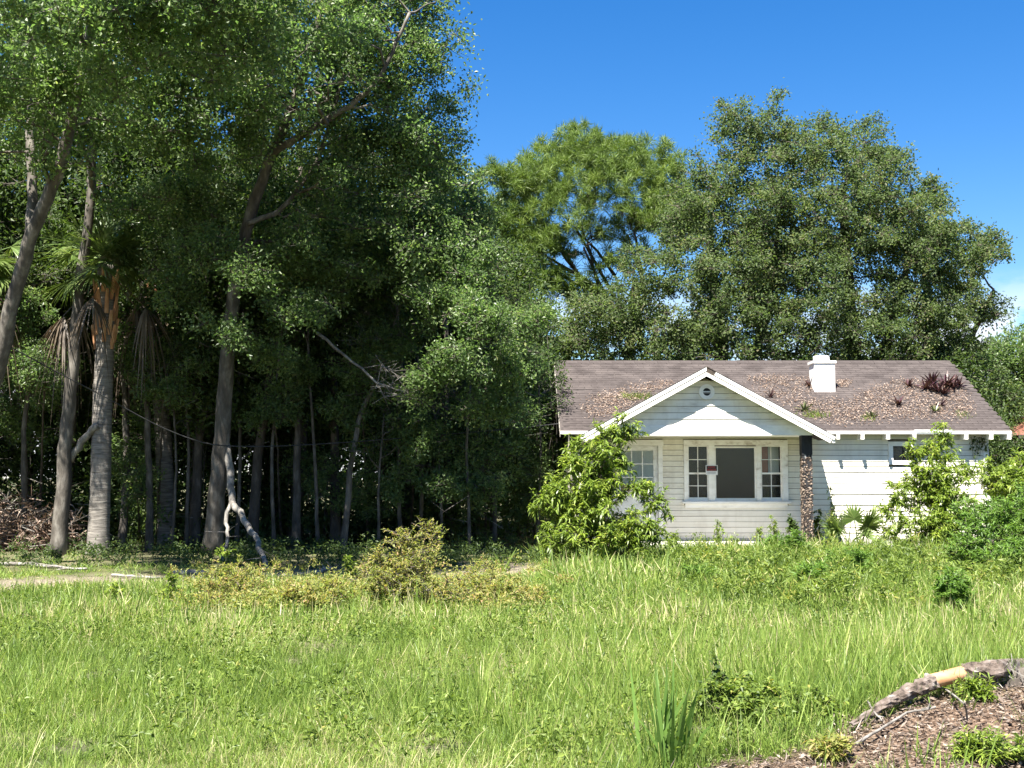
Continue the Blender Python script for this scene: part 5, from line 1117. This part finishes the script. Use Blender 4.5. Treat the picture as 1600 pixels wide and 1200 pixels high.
# ------------------------------------------------------------------ grass
rng = np.random.default_rng(200)
def tuft_object(seed, nb, rad, wd, straw=0.0):
    r_ = np.random.default_rng(seed); mb = MB(); a_ = r_.uniform(0, 6.28, nb); q = rad * np.sqrt(r_.random(nb))
    P = np.stack([np.cos(a_) * q, np.sin(a_) * q, np.full(nb, -.015)], -1)
    D = norm(np.stack([np.cos(a_) * q / rad * .30, np.sin(a_) * q / rad * .30, np.ones(nb)], -1) + r_.normal(0, .24, (nb, 3)) * [1, 1, 0])
    v = np.clip(r_.beta(1.3, 1.5, nb) * .9, 0, .9); v = np.where(r_.random(nb) < .05 + straw, r_.uniform(.9, 1, nb), v)
    mb.blades(P, D, .31 * r_.uniform(.3, 1.35, nb), wd * r_.uniform(.7, 1.35, nb), r_.uniform(.03, .95, nb) ** 1.2, v, (.8, 1.0), r_.normal(size=(nb, 3)) * [1, .6, .2], r_)
    return bpy.data.objects.new('grass_tuft', mb.mesh('grass_tuft', M['grass']))
TUFTS = [tuft_object(300 + i, 24, .085, .0062) for i in range(4)] + [tuft_object(310 + i, 18, .11, .0115) for i in range(4)] + [tuft_object(320, 18, .09, .005, .75), tuft_object(321, 14, .11, .010, .75)]
n = 72000
Y = 5.0 + (28.5 - 5.0) * rng.random(n) ** 1.45
X = rng.uniform(-1, 1, n) * (Y * .47 + 1.6)
bare = bare_f(X, Y); chipv = chip_f(X, Y)
in_house = (X > BX0 - .25) & (X < WX1 + .1) & (Y > GFACE - .32)
shade = (1 - sstep(-1.5, .8, X)) * sstep(17.5, 20.5, Y)
clump = vnoise(X, Y, .55) * .55 + vnoise(X + 5, Y, .2) * .45
dens = np.clip(1 - 1.0 * bare, .02, 1) * (1 - .7 * ((X < .4) & (Y > 21.5))) * np.clip(1 - 1.02 * chipv, .012, 1) * (1 - .8 * shade) * (.12 + 1.3 * clump)
k_ = (rng.random(n) < dens) & ~in_house & ~((X < .8) & (Y > 25.5))
X, Y = X[k_], Y[k_]; n = len(X); bare = bare_f(X, Y)
big = vnoise(X + 20, Y + 3, 1.6); fine = vnoise(X, Y + 40, .4)
dry = sstep(9.0, 6.6, Y) * (1 - sstep(-.4, 1.6, X)) * (.25 + .75 * sstep(.35, .7, vnoise(X + 70, Y + 9, .9)))
H = .78 * (.50 + .62 * big + .40 * fine) * rng.uniform(.7, 1.25, n) * (1 - .45 * dry) * (1 - .5 * bare) * (1 + .25 * sstep(.5, 2, X) * sstep(14, 10, Y)) * (1 + np.where(X > .5, .35, -.35) * sstep(14, 20, Y))
tone = (big - .5) * .45 + (fine - .5) * .30 + dry * .38 + rng.normal(0, .06, n) + .12 * sstep(9.5, 13, Y) * (1 - sstep(13, 17, Y))
straw = rng.random(n) < .035 + .22 * dry + .12 * bare
kindv = np.where(straw, np.where(Y < 12, 8, 9), np.where(Y < 12, rng.integers(0, 4, n), rng.integers(4, 8, n)))
pm = bpy.data.meshes.new('grass'); pm.vertices.add(n); pm.vertices.foreach_set('co', np.stack([X, Y, gz(X, Y)], -1).astype(np.float32).ravel())
def pattr(nm, ty, key, arr): a_ = pm.attributes.new(nm, ty, 'POINT'); a_.data.foreach_set(key, np.ascontiguousarray(arr).ravel())
pattr('tone', 'FLOAT', 'value', tone.astype(np.float32)); pattr('kind_index', 'INT', 'value', kindv.astype(np.int32))
pattr('turn', 'FLOAT_VECTOR', 'vector', np.stack([rng.normal(0, .2, n), rng.normal(0, .2, n), rng.uniform(0, 6.28, n)], -1).astype(np.float32))
wsc = np.clip(H, .6, 1.3) * np.clip(Y / 14, .9, 1.5); pattr('size', 'FLOAT_VECTOR', 'vector', np.stack([wsc, wsc, H], -1).astype(np.float32))
go = bpy.data.objects.new('grass', pm); COL.objects.link(go); pm.materials.append(M['grass'])
ng = bpy.data.node_groups.new('grass_tufts', 'GeometryNodeTree'); ng.interface.new_socket('Geometry', in_out='INPUT', socket_type='NodeSocketGeometry'); ng.interface.new_socket('Geometry', in_out='OUTPUT', socket_type='NodeSocketGeometry')
gi_ = ng.nodes.new('NodeGroupInput'); go_ = ng.nodes.new('NodeGroupOutput'); jn = ng.nodes.new('GeometryNodeJoinGeometry')
def named(nm, ty): nd_ = ng.nodes.new('GeometryNodeInputNamedAttribute'); nd_.data_type = ty; nd_.inputs['Name'].default_value = nm; return nd_.outputs['Attribute']
nk, nr, nsz = named('kind_index', 'INT'), named('turn', 'FLOAT_VECTOR'), named('size', 'FLOAT_VECTOR')
for i, t_ in enumerate(TUFTS):
    oi = ng.nodes.new('GeometryNodeObjectInfo'); oi.inputs['Object'].default_value = t_
    cmp_ = ng.nodes.new('FunctionNodeCompare'); cmp_.data_type = 'INT'; cmp_.operation = 'EQUAL'
    sk = [k for k in cmp_.inputs if k.type == 'INT']; ng.links.new(nk, sk[0]); sk[1].default_value = i
    ip = ng.nodes.new('GeometryNodeInstanceOnPoints'); ng.links.new(gi_.outputs[0], ip.inputs['Points']); ng.links.new(oi.outputs['Geometry'], ip.inputs['Instance'])
    ng.links.new(cmp_.outputs[0], ip.inputs['Selection']); ng.links.new(nr, ip.inputs['Rotation']); ng.links.new(nsz, ip.inputs['Scale']); ng.links.new(ip.outputs[0], jn.inputs[0])
ng.links.new(jn.outputs[0], go_.inputs[0])
md = go.modifiers.new('tufts', 'NODES'); md.node_group = ng
tag(go, 'tall sunlit green grass covering the open yard', 'grass', kind='stuff')
gr = MB()
# seed stalks and long arching stems
n = 1500; Y = 6 + 12 * rng.random(n) ** 1.3; X = rng.uniform(-1, 1, n) * (Y * .46 + 1); k_ = (rng.random(n) < 1 - np.maximum(bare_f(X, Y), chip_f(X, Y))); X, Y = X[k_], Y[k_]; n = len(X)
D = norm(np.stack([rng.normal(0, .35, n), rng.normal(0, .3, n), np.ones(n)], -1))
gr.blades(np.stack([X, Y, gz(X, Y)], -1), D, rng.uniform(.35, .6, n), np.maximum(.004, .0005 * Y), rng.uniform(.1, .5, n), rng.uniform(.7, 1, n), (.9, .8, .7))
o = gr.build('seed_stalks', M['grass']); tag(o, 'long pale grass stalks arching above the yard grass', 'grass stalks', kind='stuff')
n = 480; q = np.stack([rng.uniform(270, 910, n), rng.uniform(892, 985, n)], -1); q[:, 1] += (np.abs(q[:, 0] - 640) / 300) ** 2 * 8
P = np.array([ground_at(a_, b_) for a_, b_ in q]); k_ = vnoise(P[:, 0], P[:, 1], .7) > .36 + .45 * sstep(952, 985, q[:, 1]) + .4 * sstep(780, 910, q[:, 0]) + .3 * sstep(340, 270, q[:, 0]); P = P[k_]; n = len(P); w, lf = MB(), MB()
foliate(np.column_stack([P[:, 0], P[:, 1], gz(P[:, 0], P[:, 1]) + rng.uniform(.05, .30, n), rng.uniform(.07, .16, n)]), rng, lf, w, 48, .05, .024, 6, .003)
o = lf.build('yellow_weeds', M['rusty_leaf']); tag(o, 'mat of yellowing weeds spreading across the middle of the yard', 'weeds', kind='stuff')
n = 520; q = np.stack([rng.uniform(1040, 1680, n), rng.uniform(850, 962, n)], -1); P = np.array([ground_at(a_, b_) for a_, b_ in q]); k_ = (vnoise(P[:, 0] + 11, P[:, 1], 1.1) > .44 - .2 * sstep(5, 9, P[:, 0])) & ~((P[:, 1] > GFACE - .45) & (P[:, 0] < WX1 + .3)); P = P[k_]; n = len(P)
w, lf = MB(), MB(); lb = np.column_stack([P[:, 0], P[:, 1], gz(P[:, 0], P[:, 1]) + rng.uniform(.1, .42, n), rng.uniform(.10, .2, n)]); T = 7; c = np.repeat(lb[:, :3], T, 0); d = norm(rng.normal(size=(n * T, 3)) + [0, 0, .9]); e_ = c + d * .16; m_ = 9; kk = n * T * m_
base = np.repeat(c, m_, 0) + np.repeat(e_ - c, m_, 0) * rng.random((kk, 1)) + rng.normal(0, .03, (kk, 3)); lf.blades(base, norm(rng.normal(size=(kk, 3)) + np.repeat(d, m_, 0)), .085, .016, .1, np.clip(rng.random(kk) * .7 + np.repeat(rng.uniform(-.1, .45, n), T * m_), 0, 1), (.8, 1))
o = lf.build('feathery_weeds', M['weed_leaf']); tag(o, 'feathery green weeds filling the grass before the cottage', 'weeds', kind='stuff')
# broad-leaved weeds through the grass
n = 1700; Y = 6.5 + 19 * rng.random(n) ** .9; X = rng.uniform(-1, 1, n) * (Y * .46 + 1)
k_ = (rng.random(n) < sstep(.42, .75, vnoise(X + 60, Y, 1.4)) + .10 + sstep(17, 21, Y) * .8 * (X > .5)) & (np.maximum(bare_f(X, Y), chip_f(X, Y)) < .5) & ~((X > BX0 - .3) & (Y > GFACE - .45)) & ~((X < .6) & (Y > 18))
X, Y = X[k_], Y[k_]; n = len(X); hz = rng.uniform(.04, .22, n) * (1 + .8 * sstep(18, 23, Y))
lb = np.column_stack([X, Y, gz(X, Y) + hz, rng.uniform(.08, .2, n)]); w, lf = MB(), MB(); foliate(lb, rng, lf, w, 48, .042, .02, 6, .003)
o = lf.build('broadleaf_weeds', M['weed_leaf']); tag(o, 'broad-leaved weeds scattered through the yard grass', 'weeds', kind='stuff')
